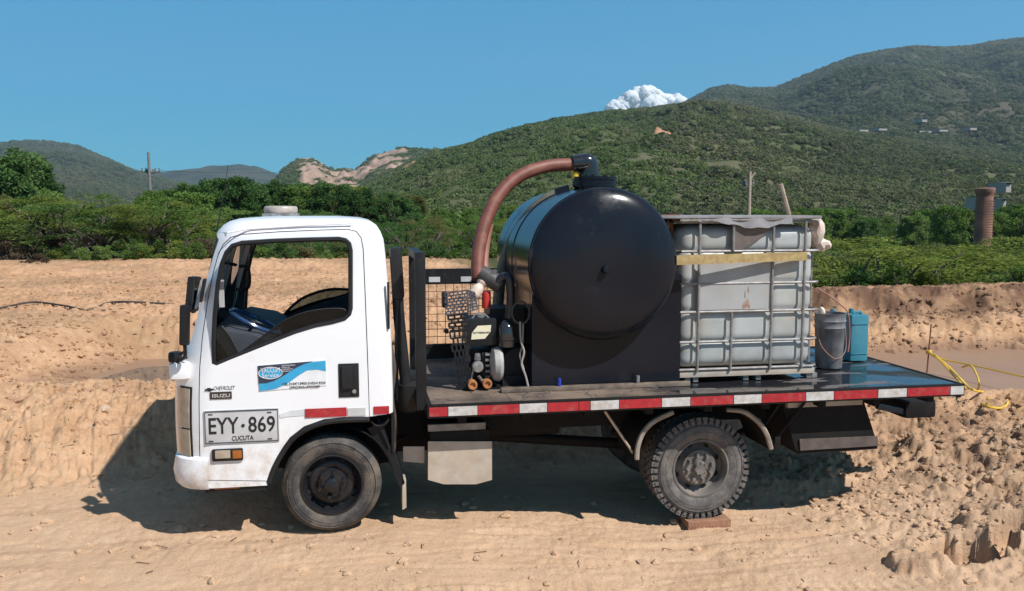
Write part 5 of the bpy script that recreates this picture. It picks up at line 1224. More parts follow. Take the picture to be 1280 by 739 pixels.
def fender(pts, name='fender_arc'):
    p = smoothpath([T2(x, y, .07) for x, y in pts], 5); mb = MB(); n = len(p)
    for i_, q in enumerate(p):
        t = (p[min(i_+1, n-1)]-p[max(i_-1, 0)]).normalized(); nr = Vector((-t.z, 0, t.x)); w = .016
        for (a, b) in ((-w, 0), (w, 0), (w, .42), (-w, .42)): mb.v.append(q+nr*a+Vector((0, b, 0)))
    for i_ in range(n-1):
        for k in range(4): mb.f.append((i_*4+k, i_*4+(k+1) % 4, (i_+1)*4+(k+1) % 4, (i_+1)*4+k))
    mb.f += [(3, 2, 1, 0), tuple((n-1)*4+k for k in range(4))]
    T_(name, mb, 'chassis')
    T_('fender_lip', MB().tube([q_+Vector((0, -.006, 0)) for q_ in p], .019, 6), mat('fender_lip', (.34, .29, .235), (.24, .19, .15), .6, nscale=14))
fender([(795.5, 574), (797, 558), (804, 540), (818, 526), (841, 515)])
fender([(908, 512), (930, 515), (948, 528), (958, 543), (963.5, 561)])
# tool locker behind the rear wheel: sloped body with a scuffed lower lip
lk = T_('side_locker', MB().prism(pz([(978, 505), (1080, 502), (1097, 556), (1097, 561), (1000, 569), (994, 560)], .10), .10, .62), 'chassis', 'dark locker under the tail')
MB().prism(pz([(999, 549), (1096, 545), (1097, 557), (1000, 563)], .095), .085, .098).build('locker_lip', mat('scuffed_lip', (.13, .10, .085), (.08, .06, .05), .6, nscale=12), lk)
B2(985, 500, 1078, 506, .06, .10).build('locker_hinge', M['silver'], lk)
# tail beams
tb = at(1100, 505, .5)
T_('tail_beam', MB().boxb((tb.x-.2, .48, .62), (BX1-.25, .56, .74)).boxb((tb.x-.2, 1.2, .62), (BX1-.25, 1.28, .74)), 'chassis')
T_('underrun_bar', MB().boxb((at(1133, 500, .45).x, .45, at(1133, 524, .45).z), (at(1171, 500, .45).x, 1.40, at(1133, 503, .45).z), .03), 'chassis')
T_('underrun_bar', MB().box(T2(1118, 512, .5), (.34, .05, .05), Matrix.Rotation(R(12), 3, 'Y'), bev=.005), mat('wet_blue_bar', (.06, .08, .13), None, .2, metal=.5))
# brick under the rear wheel
bz = RC.z-.392-.012
tag(MB().boxb((at(860, 655, .12).x, .11, bz-.10), (at(913, 655, .12).x, .33, bz), .004).build('brick', M['brick']), 'red fired brick wedged under the rear wheel', 'brick')

# ---------------------------------------------------------------- LOADS ON THE BED
tank = thing('vacuum_tank', 'big black round vacuum tank with manhole standing on the bed', 'tank', (2.02, 1.0, DZ))
TX, TZ, TR, TY0, TY1 = 1.992, 1.805, .572, .215, 1.70
def P_(name, mb, m, parent, label=None, **k): return mb.build(name, M[m] if isinstance(m, str) else m, parent, label, **k)
# barrel and dished ends
P_('barrel', MB().lathe([(TR, TY0+.02), (TR, TY1-.02)], (TX, 0, TZ), 'y', 96), 'tank', tank)
hd = [(0, -.13)]+[(TR*q, -.13*(1-q**3.4)**(1/1.75)) for q in (.1, .2, .3, .4, .5, .6, .68, .75, .81, .86, .9, .935, .96, .98, .992)]+[(TR*.997, -.004), (TR, .02)]
P_('dished_end', MB().lathe([(r, TY0+y) for r, y in hd], (TX, 0, TZ), 'y', 96), 'tankhead', tank, smooth=60)
P_('dished_end', MB().lathe([(r, TY1-y) for r, y in hd], (TX, 0, TZ), 'y', 64), 'tankhead', tank, 'far dished end', smooth=60)
for ys_ in (TY0+.022, .93): P_('weld_seam', MB().lathe([(TR-.002, ys_-.01), (TR+.006, ys_), (TR-.002, ys_+.01)], (TX, 0, TZ), 'y', 96), 'tank', tank)
pl, pr_ = at(665, 488, .33).x, at(850, 480, .33).x
def cradle():
    poly = [(pl, DZ), (pr_, DZ), (pr_, TZ-.12)]
    a0 = math.acos(min(1, (pr_-TX)/TR)) if pr_-TX < TR else 0
    for k in range(17):
        a = -.2-(PI-.4)*k/16; poly.append((TX+(TR-.01)*math.cos(a), TZ+(TR-.01)*math.sin(a)))
    poly.append((pl, TZ-.12)); return poly
P_('cradle', MB().prism([(pl, DZ+.002), (pr_, DZ+.002), (pr_, TZ-.10), (TX+.5, TZ-.10), (TX-.5, TZ-.10), (pl, TZ-.10)], .335, TY1-.1), 'tank', tank)
P_('base_channel', MB().boxb((pl-.25, .24, DZ+.001), (pr_+.05, .31, DZ+.03), .004), mat('muddy_channel', (.20, .15, .11), (.10, .075, .055), .7, nscale=14), tank)
for px in (699, 797): 
    q = at(px, 484, .28); P_('anchor_bolt', MB().lathe([(0, .06), (.014, .06), (.014, 0)], (q.x, .275, DZ+.03), 'z', 8), 'bluecap' if px == 699 else 'steel', tank)
kn = at(757, 337, .07); P_('centre_knob', MB().lathe([(0, -.045), (.022, -.04), (.03, -.022), (.026, 0), (.012, .03), (.012, .05)], (kn.x, .08, kn.z), 'y', 18), 'tank', tank)
lt = at(845, 326, .3); P_('side_latch', MB().tube([at(838, 320, .28), at(851, 322, .28), at(850, 331, .28), at(844, 336, .28)], .012, 6).box(lt, (.07, .04, .03), bev=.005), 'blackmetal', tank)
MY = .98; mc = at(743, 232, MY); mx_ = mc.x; rN, rFl = sz(24, mx_, MY, 2.3), sz(27.5, mx_, MY, 2.3)
ztop = at(743, 222, MY).z; zfl = at(743, 232, MY).z
P_('manhole_neck', MB().lathe([(rN, TZ+TR-.1), (rN, ztop)], (mx_, MY, 0), 'z', 40), 'tank', tank)
mh = P_('manhole_lid', MB().lathe([(0, ztop+.004), (rFl, ztop+.004), (rFl, ztop-.022), (rN, ztop-.022)], (mx_, MY, 0), 'z', 40).lathe([(rN, ztop-.028), (rFl*1.0, ztop-.028), (rFl, zfl-.012), (rN, zfl-.012)], (mx_, MY, 0), 'z', 40), 'tank', tank)
for k in range(10):
    a = 2*PI*k/10; MB().lathe([(0, ztop+.02), (.013, ztop+.02), (.013, zfl-.03), (0, zfl-.03)], (mx_+(rFl-.022)*math.cos(a), MY+(rFl-.022)*math.sin(a), 0), 'z', 6).build('lid_bolt', M['blackmetal'], mh)
# elbow
e0 = at(737, 222, MY); e1 = at(737, 206, MY); e2 = at(718, 205.5, MY)
rE = sz(10.5, e0.x, MY, 2.4)
P_('elbow_pipe', MB().tube(smoothpath([(e0.x, MY, ztop), (e0.x, MY, e1.z-.02), (e0.x-.02, MY, e1.z+.018), (e0.x-.07, MY, e2.z+.01), (e2.x-.02, MY, e2.z)], 6), rE*1.05, 16).lathe([(rE*1.25, ztop), (rE*1.25, ztop+.045), (rE, ztop+.05)], (e0.x, MY, 0), 'z', 20), mat('shiny_black_pipe', (.015, .016, .02), None, .18, coat=.5), tank)
v0 = at(719, 218, MY); P_('yellow_valve', MB().lathe([(0, -.045), (.028, -.04), (.034, 0), (.028, .045), (0, .05)], v0, 'z', 12), 'yellow', tank)
P_('collar', MB().tube([at(712, 238, 1.0), at(696, 243, 1.02)], .052, 14), 'tank', tank)
P_('stay_cable', MB().tube([at(718, 243, .9), at(702, 255, .8), at(690, 262, .7)], .006, 5).box(at(717, 243, .95), (.05, .05, .07), bev=.01), 'blackmetal', tank)
# hoses
tag(MB().tube(smoothpath([at(722, 205.5, .98), at(706, 206, .98), at(684, 208, .96), at(660, 215, .92), at(638, 228, .88), at(620, 249, .82), at(607, 277, .76), at(599.5, 306, .70), at(597, 332, .64), at(598, 349, .60)], 8), [.053]*73, 18).build('suction_hose', M['hose']), 'thick rust red hose arching from the tank top to the pump', 'hose')
tag(MB().tube(smoothpath([at(612, 280, .86), at(608, 300, .84), at(605.5, 322, .8), at(605, 346, .72)], 6), .034, 12).build('drain_hose', M['hose2']), 'faded pinkish hose beside the lower end of the rust red hose', 'hose')
tag(MB().tube(smoothpath([at(700, 242, 1.02), at(684, 249, 1.05), at(664, 266, 1.1), at(647, 290, 1.2), at(634, 316, 1.3), at(626, 345, 1.35), at(622, 385, 1.4)], 8), .05, 14).build('return_hose', M['olive']), 'olive grey hose hugging the left flank of the black tank', 'hose')

# engine pump
pump = thing('engine_pump', 'black petrol engine pump with cream label standing left of the black tank', 'pump', (1.1, .55, DZ))
EY = .42
ft = P_('fuel_tank', B2(584, 399, 621, 432, EY, EY+.3, .018), 'blackmetal', pump)
lb = P_('label_plate', MB().prism(pz([(589, 424.5), (590, 416), (597, 407.5), (614, 406.5), (613, 415), (606, 423.5)], EY-.004), EY-.006, EY+.001), 'cream', ft)
a_, b_ = at(591, 417.2, EY), at(612, 417, EY); tt_ = fit('HUTTERMANN', a_.x, b_.x, a_.z, .014, M['ink'], ft, EY-.007, .02)
P_('filler_cap', MB().lathe([(0, .04), (.035, .04), (.04, .02), (.04, 0)], T2(600, 398, EY+.12), 'z', 18).tube([T2(590, 399, EY+.04), T2(594, 393, EY+.04), T2(606, 393, EY+.04), T2(611, 398, EY+.04)], .008, 6), 'steel', ft)
fl = T2(619.5, 455, EY+.02)
P_('recoil_cover', MB().lathe([(0, -.045), (.08, -.042), (.125, -.02), (.135, .02), (.12, .045), (0, .05)], fl, 'x', 32), mat('grey_cover', (.42, .41, .38), (.30, .29, .27), .5, nscale=15), pump)
P_('engine_block', B2(602, 440, 613, 478, EY+.04, EY+.25, .01).boxb(B2(586, 436, 626, 484, EY+.12, EY+.35).v[0], B2(586, 436, 626, 484, EY+.12, EY+.35).v[6]), 'blackmetal', pump)
for k in range(5): P_('cooling_fin', B2(607, 442+k*7, 612.5, 444.5+k*7, EY+.01, EY+.045), 'steel', pump)
P_('carburettor', MB().lathe([(0, -.04), (.04, -.035), (.045, 0), (.035, .05)], T2(597, 458, EY), 'y', 16).lathe([(0, .05), (.02, .05), (.025, 0)], T2(597, 450, EY+.02), 'z', 10).tube([T2(592, 462, EY), T2(589, 474, EY), T2(594, 479, EY)], .008, 6).tube([T2(598, 470, EY-.01), T2(603, 477, EY-.01)], .012, 6), 'steel', pump)
for px, py in ((590.5, 481), (609, 479.5)):
    P_('oil_cap', MB().lathe([(.0, -.012), (.020, -.012), (.022, -.026), (.034, -.026), (.037, -.012), (.035, .05)], T2(px, py, EY-.06), 'y', 20), 'orange', pump)
P_('skid_frame', B2(580, 486, 628, 491.5, EY-.03, EY+.35), 'blackmetal', pump)
def lattice(c4, Y4, rows, cols, th=.006, stagger=True):      # slotted guard between four corners tl,tr,br,bl
    tl, tr, br, bl = [at(c[0], c[1], y) for c, y in zip(c4, Y4)]; mb = MB()
    P = lambda u, v: tl.lerp(tr, u).lerp(bl.lerp(br, u), v)
    for r in range(rows+1): mb.tube([P(0, r/rows), P(1, r/rows)], th, 4)
    for r in range(rows):
        off = .5/cols if (r % 2 and stagger) else 0
        for c_ in range(cols+1):
            u = c_/cols+off
            if u <= 1: mb.tube([P(u, r/rows), P(u, (r+1)/rows)], th, 4)
    return mb
GU = mat('blue_grey_guard', (.09, .10, .13), (.05, .055, .07), .45, dustamt=.2, dscale=20)
P_('guard_grille', lattice([(556, 367), (583, 363), (585, 391), (558, 394)], (.40, .38, .40, .42), 7, 5, .0075), GU, pump)
P_('guard_grille', lattice([(584, 363), (593, 366), (597, 386), (585.5, 390)], (.38, .46, .48, .40), 6, 2, .0075, False), GU, pump)
P_('guard_grille', lattice([(560, 395), (584, 392), (586, 412), (562, 414)], (.42, .40, .42, .44), 4, 3, .010), 'blackmetal', pump)
P_('guard_grille', lattice([(562, 415), (586, 413), (588, 484), (574, 489)], (.44, .42, .40, .42), 9, 4, .009), 'blackmetal', pump)
P_('control_panel', B2(553, 366, 560, 385, .47, .56, .01).lathe([(0, -.02), (.018, -.02), (.02, .02)], T2(558, 414, .48), 'y', 10), 'blackmetal', pump)
P_('exhaust_filter', MB().lathe([(.0, .20), (.02, .20), (.035, .19), (.055, .165), (.062, .15), (.062, .075), (.069, .07), (.069, .055), (.062, .05), (.060, .0), (0, 0)], T2(633, 433, .40), 'z', 24), mat('glossy_black_filter', (.02, .02, .022), None, .15, coat=.6), pump)
P_('riser_pipe', MB().tube(smoothpath([T2(622, 352, .50), T2(630, 346, .48), T2(637, 350, .46), T2(638, 380, .46), T2(636, 398, .46)], 5), .034, 14), mat('black_riser', (.02, .022, .028), None, .25), pump)
P_('hose_coupling', MB().tube([at(601, 341, .58), at(614, 349, .55), at(627, 358, .52)], [.062, .07, .06], 16).tube([at(611, 346, .565), at(615, 349, .555)], .077, 8), mat('grey_black_coupling', (.07, .065, .06), (.04, .04, .04), .55), pump)
P_('red_cylinder', MB().lathe([(0, .13), (.03, .13), (.036, .11), (.036, 0), (0, 0)], T2(608, 385, .55), 'z', 16), 'redpl', pump)
P_('pump_housing', MB().lathe([(0, -.1), (.14, -.1), (.17, -.06), (.17, .08), (0, .1)], T2(645, 455, .62), 'y', 28).boxb(B2(628, 470, 662, 489, .5, .8).v[0], B2(628, 470, 662, 489, .5, .8).v[6]).boxb(B2(612, 386, 655, 430, .6, .9).v[0], B2(612, 386, 655, 430, .6, .9).v[6]), 'blackmetal', pump)
P_('wire_loop', MB().tube([T2(651+11*math.cos(t*PI/10), 391+14*math.sin(t*PI/10), .36) for t in range(20)], .0075, 6, closed=True), 'cable', pump)
tag(MB().tube(smoothpath([T2(650, 402, .36), T2(651, 425, .35), T2(655, 440, .34), T2(652, 455, .34), T2(657, 470, .33), T2(661, 487, .32)], 5), .008, 6).tube(smoothpath([T2(654, 404, .37), T2(653, 430, .36), T2(650, 445, .36), T2(655, 462, .35)], 4), .006, 6).build('loose_cable', M['whitecable']), 'pale cable dangling down the left edge of the black tank', 'cable')
tag(MB().tube(smoothpath([at(590, 372, .50), at(597, 362, .52), at(604, 352, .55)], 4), [.035, .045, .052, .045, .05, .04, .03, .045, .03], 9).build('rag', M['rag']), 'pale rag wrapped on the hose end above the pump guard', 'rag')

# caged liquid container
IY0, IY1 = .34, 1.34
ix0, ix1 = at(844, 400, IY0).x, at(1023, 400, IY0).x
izt = at(930, 276, IY0).z; izb = at(930, 462, IY0).z
ibc = thing('caged_container', 'white plastic liquid container in a galvanised cage on the bed', 'liquid tank', ((ix0+ix1)/2, .84, DZ))
vx = [at(872, 400, IY0).x, at(913.5, 400, IY0).x, at(963, 400, IY0).x, at(1002.5, 400, IY0).x]
hz = [at(930, 314, IY0).z, at(930, 354, IY0).z, at(930, 389, IY0).z, at(930, 426, IY0).z]
def bottle():
    mb = MB(); nx, nz_, = 64, 56; x0, x1, z0, z1 = ix0+.03, ix1-.03, izb+.01, izt-.035
    cols_ = [x0]+vx+[x1]; rows_ = [z0]+hz[::-1]+[z1]
    def bulge(u, arr, w):
        for a, b in zip(arr[:-1], arr[1:]):
            if a <= u <= b: return min(1, min(u-a, b-u)/w)
        return 0
    b = bmesh.new(); bmesh.ops.create_cube(b, size=1); bmesh.ops.bevel(b, geom=b.edges[:], offset=.10, segments=5, affect='EDGES')
    b.free()
    # superellipsoid style rounded box, grid front with pillow bulges
    n = 120; zs = [z0+(z1-z0)*k/nz_ for k in range(nz_+1)]; rc = .10
    per = []
    X0, X1, Y0, Y1 = x0, x1, IY0+.035, IY1-.03
    for (cx, cy, a0) in ((X1-rc, Y0+rc, -PI/2), (X1-rc, Y1-rc, 0), (X0+rc, Y1-rc, PI/2), (X0+rc, Y0+rc, PI)):
        for k in range(7): a = a0+PI/2*k/6; per.append((cx+rc*math.cos(a), cy+rc*math.sin(a), math.cos(a), math.sin(a)))
    per2 = []
    for i_ in range(len(per)):
        a, c_ = per[i_], per[(i_+1) % len(per)]; L_ = math.hypot(a[0]-c_[0], a[1]-c_[1]); m_ = max(1, int(L_/.018))
        for k in range(m_): t = k/m_; per2.append(tuple(a[q]*(1-t)+c_[q]*t for q in range(4)))
    for z in zs:
        e = min(z-z0, z1-z); sh = 0 if e > .09 else .09*(1-math.sqrt(max(0, 1-(1-e/.09)**2)))
        for (x, y, nx_, ny_) in per2:
            bx = bulge(x, cols_, .05) if abs(ny_) > .7 else .6
            bz_ = bulge(z, rows_, .045)
            k_ = (bx**.5)*(bz_**.5)
            if abs(ny_) > .7 and vx[0] < x < vx[2] and hz[2] < z < hz[0]-.06: k_ = .5
            d_ = .026*k_-.012-sh
            mb.v.append((x+nx_*d_, y+ny_*d_, z))
    m_ = len(per2)
    for i_ in range(nz_):
        for j_ in range(m_): mb.f.append((i_*m_+j_, i_*m_+(j_+1) % m_, (i_+1)*m_+(j_+1) % m_, (i_+1)*m_+j_))
    mb.f += [tuple(range(m_))[::-1], tuple(nz_*m_+j_ for j_ in range(m_))]
    return mb
P_('plastic_bottle', bottle(), 'bottle', ibc, smooth=60)
zc_top = at(930, 279, IY0).z
for z in hz+[izb+.012, zc_top+.01]:
    pts = [(ix0+.04, IY0, z), (ix1-.04, IY0, z), (ix1, IY0+.04, z), (ix1, IY1-.04, z), (ix1-.04, IY1, z), (ix0+.04, IY1, z), (ix0, IY1-.04, z), (ix0, IY0+.04, z)]
    P_('cage_hoop', MB().tube(pts, .0115, 8, closed=True), 'galv', ibc)
for k, x in enumerate(vx):
    P_('cage_upright', MB().tube([(x, IY0-.012, izb), (x, IY0-.012, (hz[2]-.01) if k == 1 else zc_top+.02)], .0115, 8), 'galv', ibc)
    if k == 1: P_('cage_upright', MB().tube([(x, IY0-.012, hz[0]), (x, IY0-.012, zc_top+.02)], .0115, 8), 'galv', ibc)
    P_('cage_upright', MB().tube([(x, IY1+.012, izb), (x, IY1+.012, zc_top+.02)], .0115, 8), 'galv', ibc)
for y in (IY0+.16, IY0+.5, IY0+.84):
    for x in (ix0-.012, ix1+.012): P_('cage_upright', MB().tube([(x, y, izb), (x, y, zc_top+.02)], .0115, 8), 'galv', ibc)
pn = P_('label_panel', MB().boxb((vx[0]+.005, IY0-.006, hz[2]+.015), (vx[2]-.005, IY0-.001, hz[0]-.085)), mat('label_panel_grey', (.38, .38, .37), (.30, .30, .29), .4, nscale=3, dustamt=.15, dscale=4), ibc)
rs_ = MB()
for k, (px, py, w_, h_) in enumerate(((931, 381, .018, .028), (934, 378, .012, .03), (929, 383, .012, .018), (936, 383, .010, .014), (931, 368, .005, .03), (935, 362, .004, .025))):
    q = at(px, py, IY0); rs_.prism([(q.x+w_*math.cos(t*PI/7)*(1+.2*math.sin(3*t+k)), q.z+h_*math.sin(t*PI/7)*(1+.15*math.cos(2*t+k))) for t in range(14)], IY0-.0068-.0003*k, IY0-.006)
rs_.build('rust_stain', mat('rust_stain', (.27, .15, .10), (.36, .26, .2), .8, nscale=30), pn)
sl_ = MB(); _a, _b = T2(846, 319.5, IY0-.17), T2(846, 331.5, IY0-.17); _c, _d = T2(1009, 315, IY0-.035), T2(1009, 325.5, IY0-.035)
for q in (_a, _b, _c, _d): sl_.v += [q, (q[0], q[1]+.018, q[2])]
sl_.f = [(0, 2, 6, 4), (1, 5, 7, 3), (0, 4, 5, 1), (2, 3, 7, 6), (0, 1, 3, 2), (4, 6, 7, 5)]
P_('yellow_slat', sl_, 'strap', ibc)
P_('brown_panel', MB().prism(pz([(915, 280), (962, 281), (962, 287), (950, 297), (936, 307), (926, 313), (915, 313)], IY0-.004), IY0-.006, IY0+.002), mat('panel_brown_grey', (.16, .125, .11), (.11, .09, .08), .8, nscale=9), ibc)  # flat brown-grey panel with a slanted lower right edge
# pallet feet and runners
P_('pallet_frame', MB().boxb((ix0+.02, IY0, izb-.05), (ix1-.02, IY1, izb-.004), .006), 'silver', ibc)
for px in (861, 871, 934, 949.5, 1013, 1020):
    x = at(px, 470, IY0).x
    for y in (IY0+.02, IY0+.46, IY1-.12): P_('pallet_foot', MB().boxb((x-.022, y, DZ+.004), (x+.022, y+.1, izb-.052), .004), 'galv', ibc)
# sheet lid with a hanging flap
lz = at(930, 273, IY0).z
P_('lid_sheet', MB().boxb((at(826, 272, .3).x, IY0-.04, lz+.0), (at(1027, 270, .3).x, IY1+.03, lz+.022), .004), 'tarp', ibc)
P_('lid_edge', MB().tube([T2(850, 276, IY0-.03), T2(940, 275, IY0-.03), T2(1027, 272, IY0-.03)], .009, 6), 'galv', ibc)
fp = MB(); n_ = 16
for k in range(n_+1):
    x = ix0+.16+(.78)*k/n_; dz_ = .022+.055*math.exp(-((k-10)/5)**2)+.008*math.sin(k*1.7)
    y_ = IY0-.034+.010*math.sin(k*1.1); fp.v += [(x, y_, lz+.004), (x, y_-.006, lz-dz_), (x, y_+.003, lz-dz_), (x, y_+.008, lz+.004)]
for k in range(n_):
    for q_ in range(4): fp.f.append((k*4+q_, k*4+(q_+1) % 4, k*4+4+(q_+1) % 4, k*4+4+q_))
fp.f += [(3, 2, 1, 0), tuple(n_*4+q_ for q_ in range(4))]
fp.build('lid_flap', M['tarp'], ibc)
tag(B2(828, 268, 850, 271, .55, .62).tube([T2(838, 271, .5), T2(841, 300, .5)], .016, 6).tube([T2(829, 272, .5), T2(846, 275, .5)], .014, 6).build('rusty_bracket', M['rust']), 'rusty red bracket between the black tank and the white container', 'bracket')
sa, sb = at(986, 269, .9), at(976, 230, .9)
tag(MB().tube([sa, sb], [.022, .019], 8).build('wooden_stick', M['wood']), 'leaning wooden stick standing up from the container lid', 'stick')
def rag(c, r, seed, nm, m, label, cat):
    vv = []; 
    for q in I2:
        n = mn.noise(Vector(q)*2.3+Vector((seed, 0, 0))); n2 = mn.noise(Vector(q)*5+Vector((0, seed, 0))); vv.append(Vector(c)+Vector((q[0]*r[0], q[1]*r[1], q[2]*r[2]))*(1+.55*n+.25*n2))
    m_ = MB(); m_.add(vv, IF2.tolist()); tag(m_.build(nm, m, smooth=30), label, cat)
rag(at(1021, 290, .42), (.055, .07, .11), 3, 'plastic_rag', M['rag'], 'crumpled pinkish rag tied to the upper right corner of the cage', 'rag')
rag(at(1028, 306, .42), (.06, .06, .055), 8, 'plastic_rag', M['rag'], 'pale knotted end of rag resting on the cage hoop', 'rag')
# bucket
bk = atz(1043, 463.5, DZ); bk.y += .13; bk.x += .02; br = sz(18.5, bk.x, bk.y, 1); bh = at(1043, 394, bk.y-.1).z-DZ
bu = thing('bucket', 'grimy grey plastic bucket beside the white container', 'bucket', (bk.x, bk.y, DZ))
P_('bucket_body', MB().lathe([(0, .0), (br*.82, 0), (br*.86, .01), (br*.96, bh*.72), (br*1.02, bh*.74), (br*.97, bh*.77), (br*.985, bh*.84), (br*1.04, bh*.86), (br*.99, bh*.89), (br*1.0, bh*.97), (br*1.04, bh), (br*.96, bh), (br*.9, bh*.6), (br*.78, .02), (0, .02)], (bk.x, bk.y, DZ+.008), 'z', 40), 'bucket', bu)
P_('bucket_handle', MB().tube(smoothpath([(bk.x-br, bk.y-.02, DZ+bh*.8), (bk.x-br*.9, bk.y-br*.5, DZ+bh*.45), (bk.x-.02, bk.y-br*1.05, DZ+bh*.22), (bk.x+br*.85, bk.y-br*.6, DZ+bh*.35), (bk.x+br*1.02, bk.y-.02, DZ+bh*.8)], 5), .004, 6), mat('pinkish_cord', (.35, .17, .13)), bu)
tag(MB().tube(smoothpath([at(1024, 362, .95), at(1040, 372, .9), at(1052, 382, .85), at(1060, 392, .8), at(1062, 420, .8), at(1060, 440, .78)], 5), .006, 6).build('thin_hose', mat('pinkish_hose', (.42, .17, .12))), 'thin reddish hose hanging between bucket and blue jug', 'hose')
rag(at(1027, 391, .8), (.03, .04, .05), 12, 'cloth', M['rag'], 'small pale cloth behind the bucket rim', 'cloth')
# aqua jugs
def jug(px0, px1, pyt, pyb, label, Yoff=0):
    b0 = atz((px0+px1)/2, pyb, DZ); y = b0.y+.06+Yoff; w = sz(px1-px0, b0.x, y, 1); h = at((px0+px1)/2, pyt, y).z-DZ; x = at((px0+px1)/2, 420, y).x
    j = thing('plastic_jug', label, 'jug', (x, y, DZ))
    P_('jug_body', MB().box((x, y+.06, DZ+.006+h*.47), (w, .22, h*.94), bev=.028), 'jug', j)
    P_('jug_handle', MB().tube(smoothpath([(x-w*.28, y+.0, DZ+h*.92), (x-w*.2, y-.0, DZ+h*.99), (x+w*.15, y+.0, DZ+h*.99), (x+w*.25, y+.0, DZ+h*.92)], 4), .012, 8), 'jug', j)
    P_('jug_cap', MB().lathe([(0, .05), (.024, .05), (.026, 0)], (x, y+.1, DZ+h*.93), 'z', 16), 'jug', j)
    P_('jug_rib', MB().boxb((x-w*.44, y-.056, DZ+h*.76), (x+w*.44, y-.046, DZ+h*.775)).boxb((x-w*.44, y-.056, DZ+h*.16), (x+w*.44, y-.046, DZ+h*.17)), 'jug', j)
jug(1059, 1083, 390, 453, 'tall aqua blue jug standing alone right of the bucket')
jug(1036, 1058, 391, 446, 'aqua blue jug mostly hidden behind the bucket', .25)

# ---------------------------------------------------------------- small things on the ground
gz = lambda x, y: float(ground_h(np.array([x]), np.array([y]))[0])
def gp_(px, py, z0=.0):
    z = z0
    for _ in range(12):
        p = atz(px, py, z); z = .5*z+.5*gz(p.x, p.y)
    p = atz(px, py, z); return Vector((p.x, p.y, gz(p.x, p.y)))
# stake and yellow rope
s0 = atz(1158, 462, .08); stk_b = Vector((s0.x, s0.y, -.2)); stk_t = at(1164, 405, s0.y); Ys = s0.y
tag(MB().tube([stk_b, stk_t], [.011, .010], 6).build('stake', M['rust']), 'thin rusty stake standing in the pond bank by the yellow rope', 'stake')
ropes = []
def rope(pts, r=.011): return MB().tube(smoothpath(pts, 7), r, 6)
A0 = at(1161, 440, Ys)
g1 = [A0, at(1176, 452, Ys-.5), at(1195, 473, Ys-1.2), at(1207, 486, Ys-1.7), gp_(1214, 499), gp_(1228, 508), gp_(1244, 514), gp_(1256, 511), gp_(1259, 502), gp_(1250, 492), at(1222, 489, 2.1), at(1206, 480, 2.4), at(1190, 462, Ys-.8), at(1168, 443, Ys-.2)]
for v in g1[4:10]: v.z += .02
g2 = [A0, at(1180, 454, Ys-.5), at(1205, 478, Ys-1.4), gp_(1217, 493)+Vector((0, 0, .03)), at(1224, 482, Ys-1.5), at(1220, 467, Ys-1.2), at(1213, 457, Ys-.9), at(1203, 459, Ys-.7)]
rb = MB()
for g in (g1, g2): rb.tube(smoothpath(g, 7), .012, 6)
g3 = [A0+Vector((0, .01, .0)), at(1170, 447, Ys-.1), at(1200, 453.5, Ys-.4), at(1240, 462, Ys-.9), at(1285, 472, Ys-1.4), at(1380, 490, Ys-2.2)]
rb.tube(smoothpath(g3, 7), .010, 6)
for k in range(4): rb.tube([A0+Vector((.03*math.cos(t*PI/5), .03*math.sin(t*PI/5), .012*k-.02)) for t in range(10)], .010, 5, closed=True)
for k in range(3): rb.tube(smoothpath([gp_(1212+k, 492+k*3)+Vector((0, 0, .02)), gp_(1222, 488+k*4)+Vector((0, 0, .03)), gp_(1235, 500+k*3)+Vector((0, 0, .02))], 5), .011, 6)
tag(rb.build('yellow_rope', M['yellow']), 'tangled yellow rope tied to the stake and trailing over the bank', 'rope')
# dark hose lying over the clay field
hp_ = [gp_(x, y, .6)+Vector((0, 0, .03)) for x, y in ((-40, 390), (0, 388), (40, 384.5), (80, 385.5), (110, 386), (135, 381), (160, 379), (190, 381), (222, 382))]
tag(MB().tube(smoothpath(hp_, 8), .018, 7).build('field_hose', M['cable']), 'long dark hose lying across the clay field at the left', 'hose')
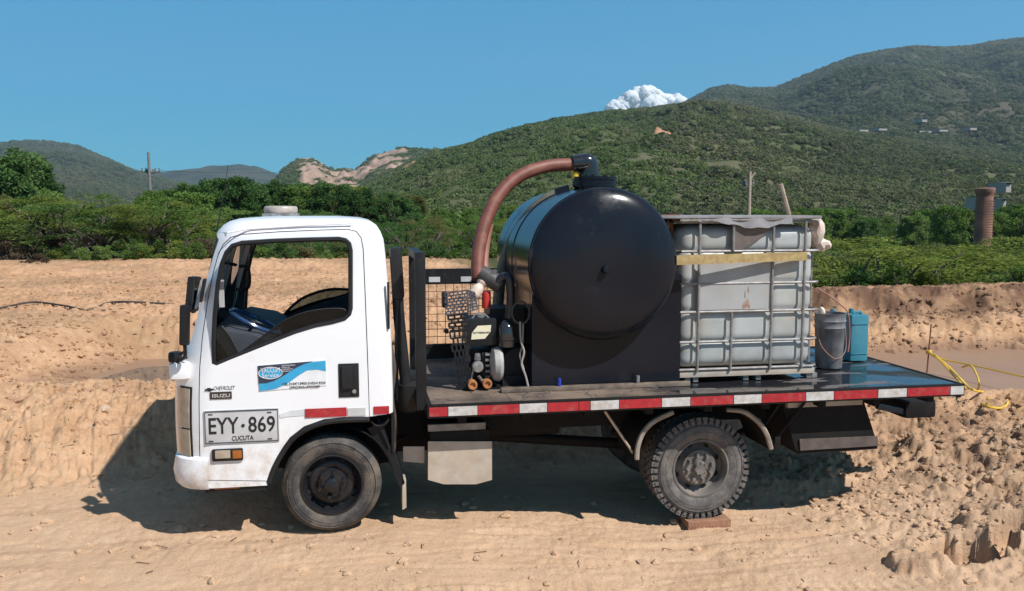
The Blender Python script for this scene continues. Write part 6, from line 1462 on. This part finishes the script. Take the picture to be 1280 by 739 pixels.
# a few singled-out stones and sticks
def stone(px, py, s, label, seed, m='dirt', squash=.7):
    c = gp_(px, py); vv = [c+Vector((q[0]*s, q[1]*s*.7, q[2]*s*squash))*1.0+Vector(q)*s*.35*mn.noise(Vector(q)*1.7+Vector((seed, 0, 0))) for q in I2]
    mm = MB(); mm.add(vv, IF2.tolist()); tag(mm.build('stone', M[m], smooth=25), label, 'stone')
M['palestone'] = mat('pale_stone', (.55, .40, .28), (.45, .31, .20), .9, nscale=9, bump=.4, bscale=40)
stone(131, 518, .062, 'pale stone embedded in the bank left of the truck shadow', 1, 'palestone')
stone(166, 500, .04, 'smaller pale stone above the shadow tip on the bank', 2, 'palestone')
stone(98, 690, .03, 'small clod on the trodden ground at lower left', 3)
#stone(1140, 690, .10, 'large pale clay block beside the pit at lower right', 5, 'palestone', .6)
#stone(1222, 668, .085, 'tall clay block between the two pits at lower right', 6, 'palestone', .9)
tw = MB()
for k in range(60):
    x, y = rnd.uniform(-3.5, 5.5), rnd.uniform(-1.5, 2.0)
    if rnd.random() < .4: x, y = rnd.uniform(-4, -1.3), rnd.uniform(1.3, 2.8)
    a = rnd.uniform(0, PI); L_ = rnd.uniform(.03, .10); z = gz(x, y)+.006
    tw.tube([(x, y, z), (x+L_*math.cos(a), y+L_*math.sin(a), gz(x+L_*math.cos(a), y+L_*math.sin(a))+.008)], .003, 4)
o = tw.build('twigs', M['leaf_dry'] if False else mat('dry_twig', (.16, .10, .06)), kind='stuff')

# ---------------------------------------------------------------- haze
HAZE = 0.00015
if HAZE:
    hm = bpy.data.materials.new('thin_haze'); hm.use_nodes = True; nt = hm.node_tree; nt.nodes.remove(nt.nodes['Principled BSDF'])
    pv = nt.nodes.new('ShaderNodeVolumePrincipled'); pv.inputs['Color'].default_value = (.58, .80, .98, 1); pv.inputs['Density'].default_value = HAZE; pv.inputs['Anisotropy'].default_value = .2
    nt.links.new(pv.outputs[0], nt.nodes['Material Output'].inputs['Volume'])
    hz_ = MB().boxb((-3300, -600, -10), (3600, 3250, 560)).build('haze', hm, kind='stuff', smooth=0)
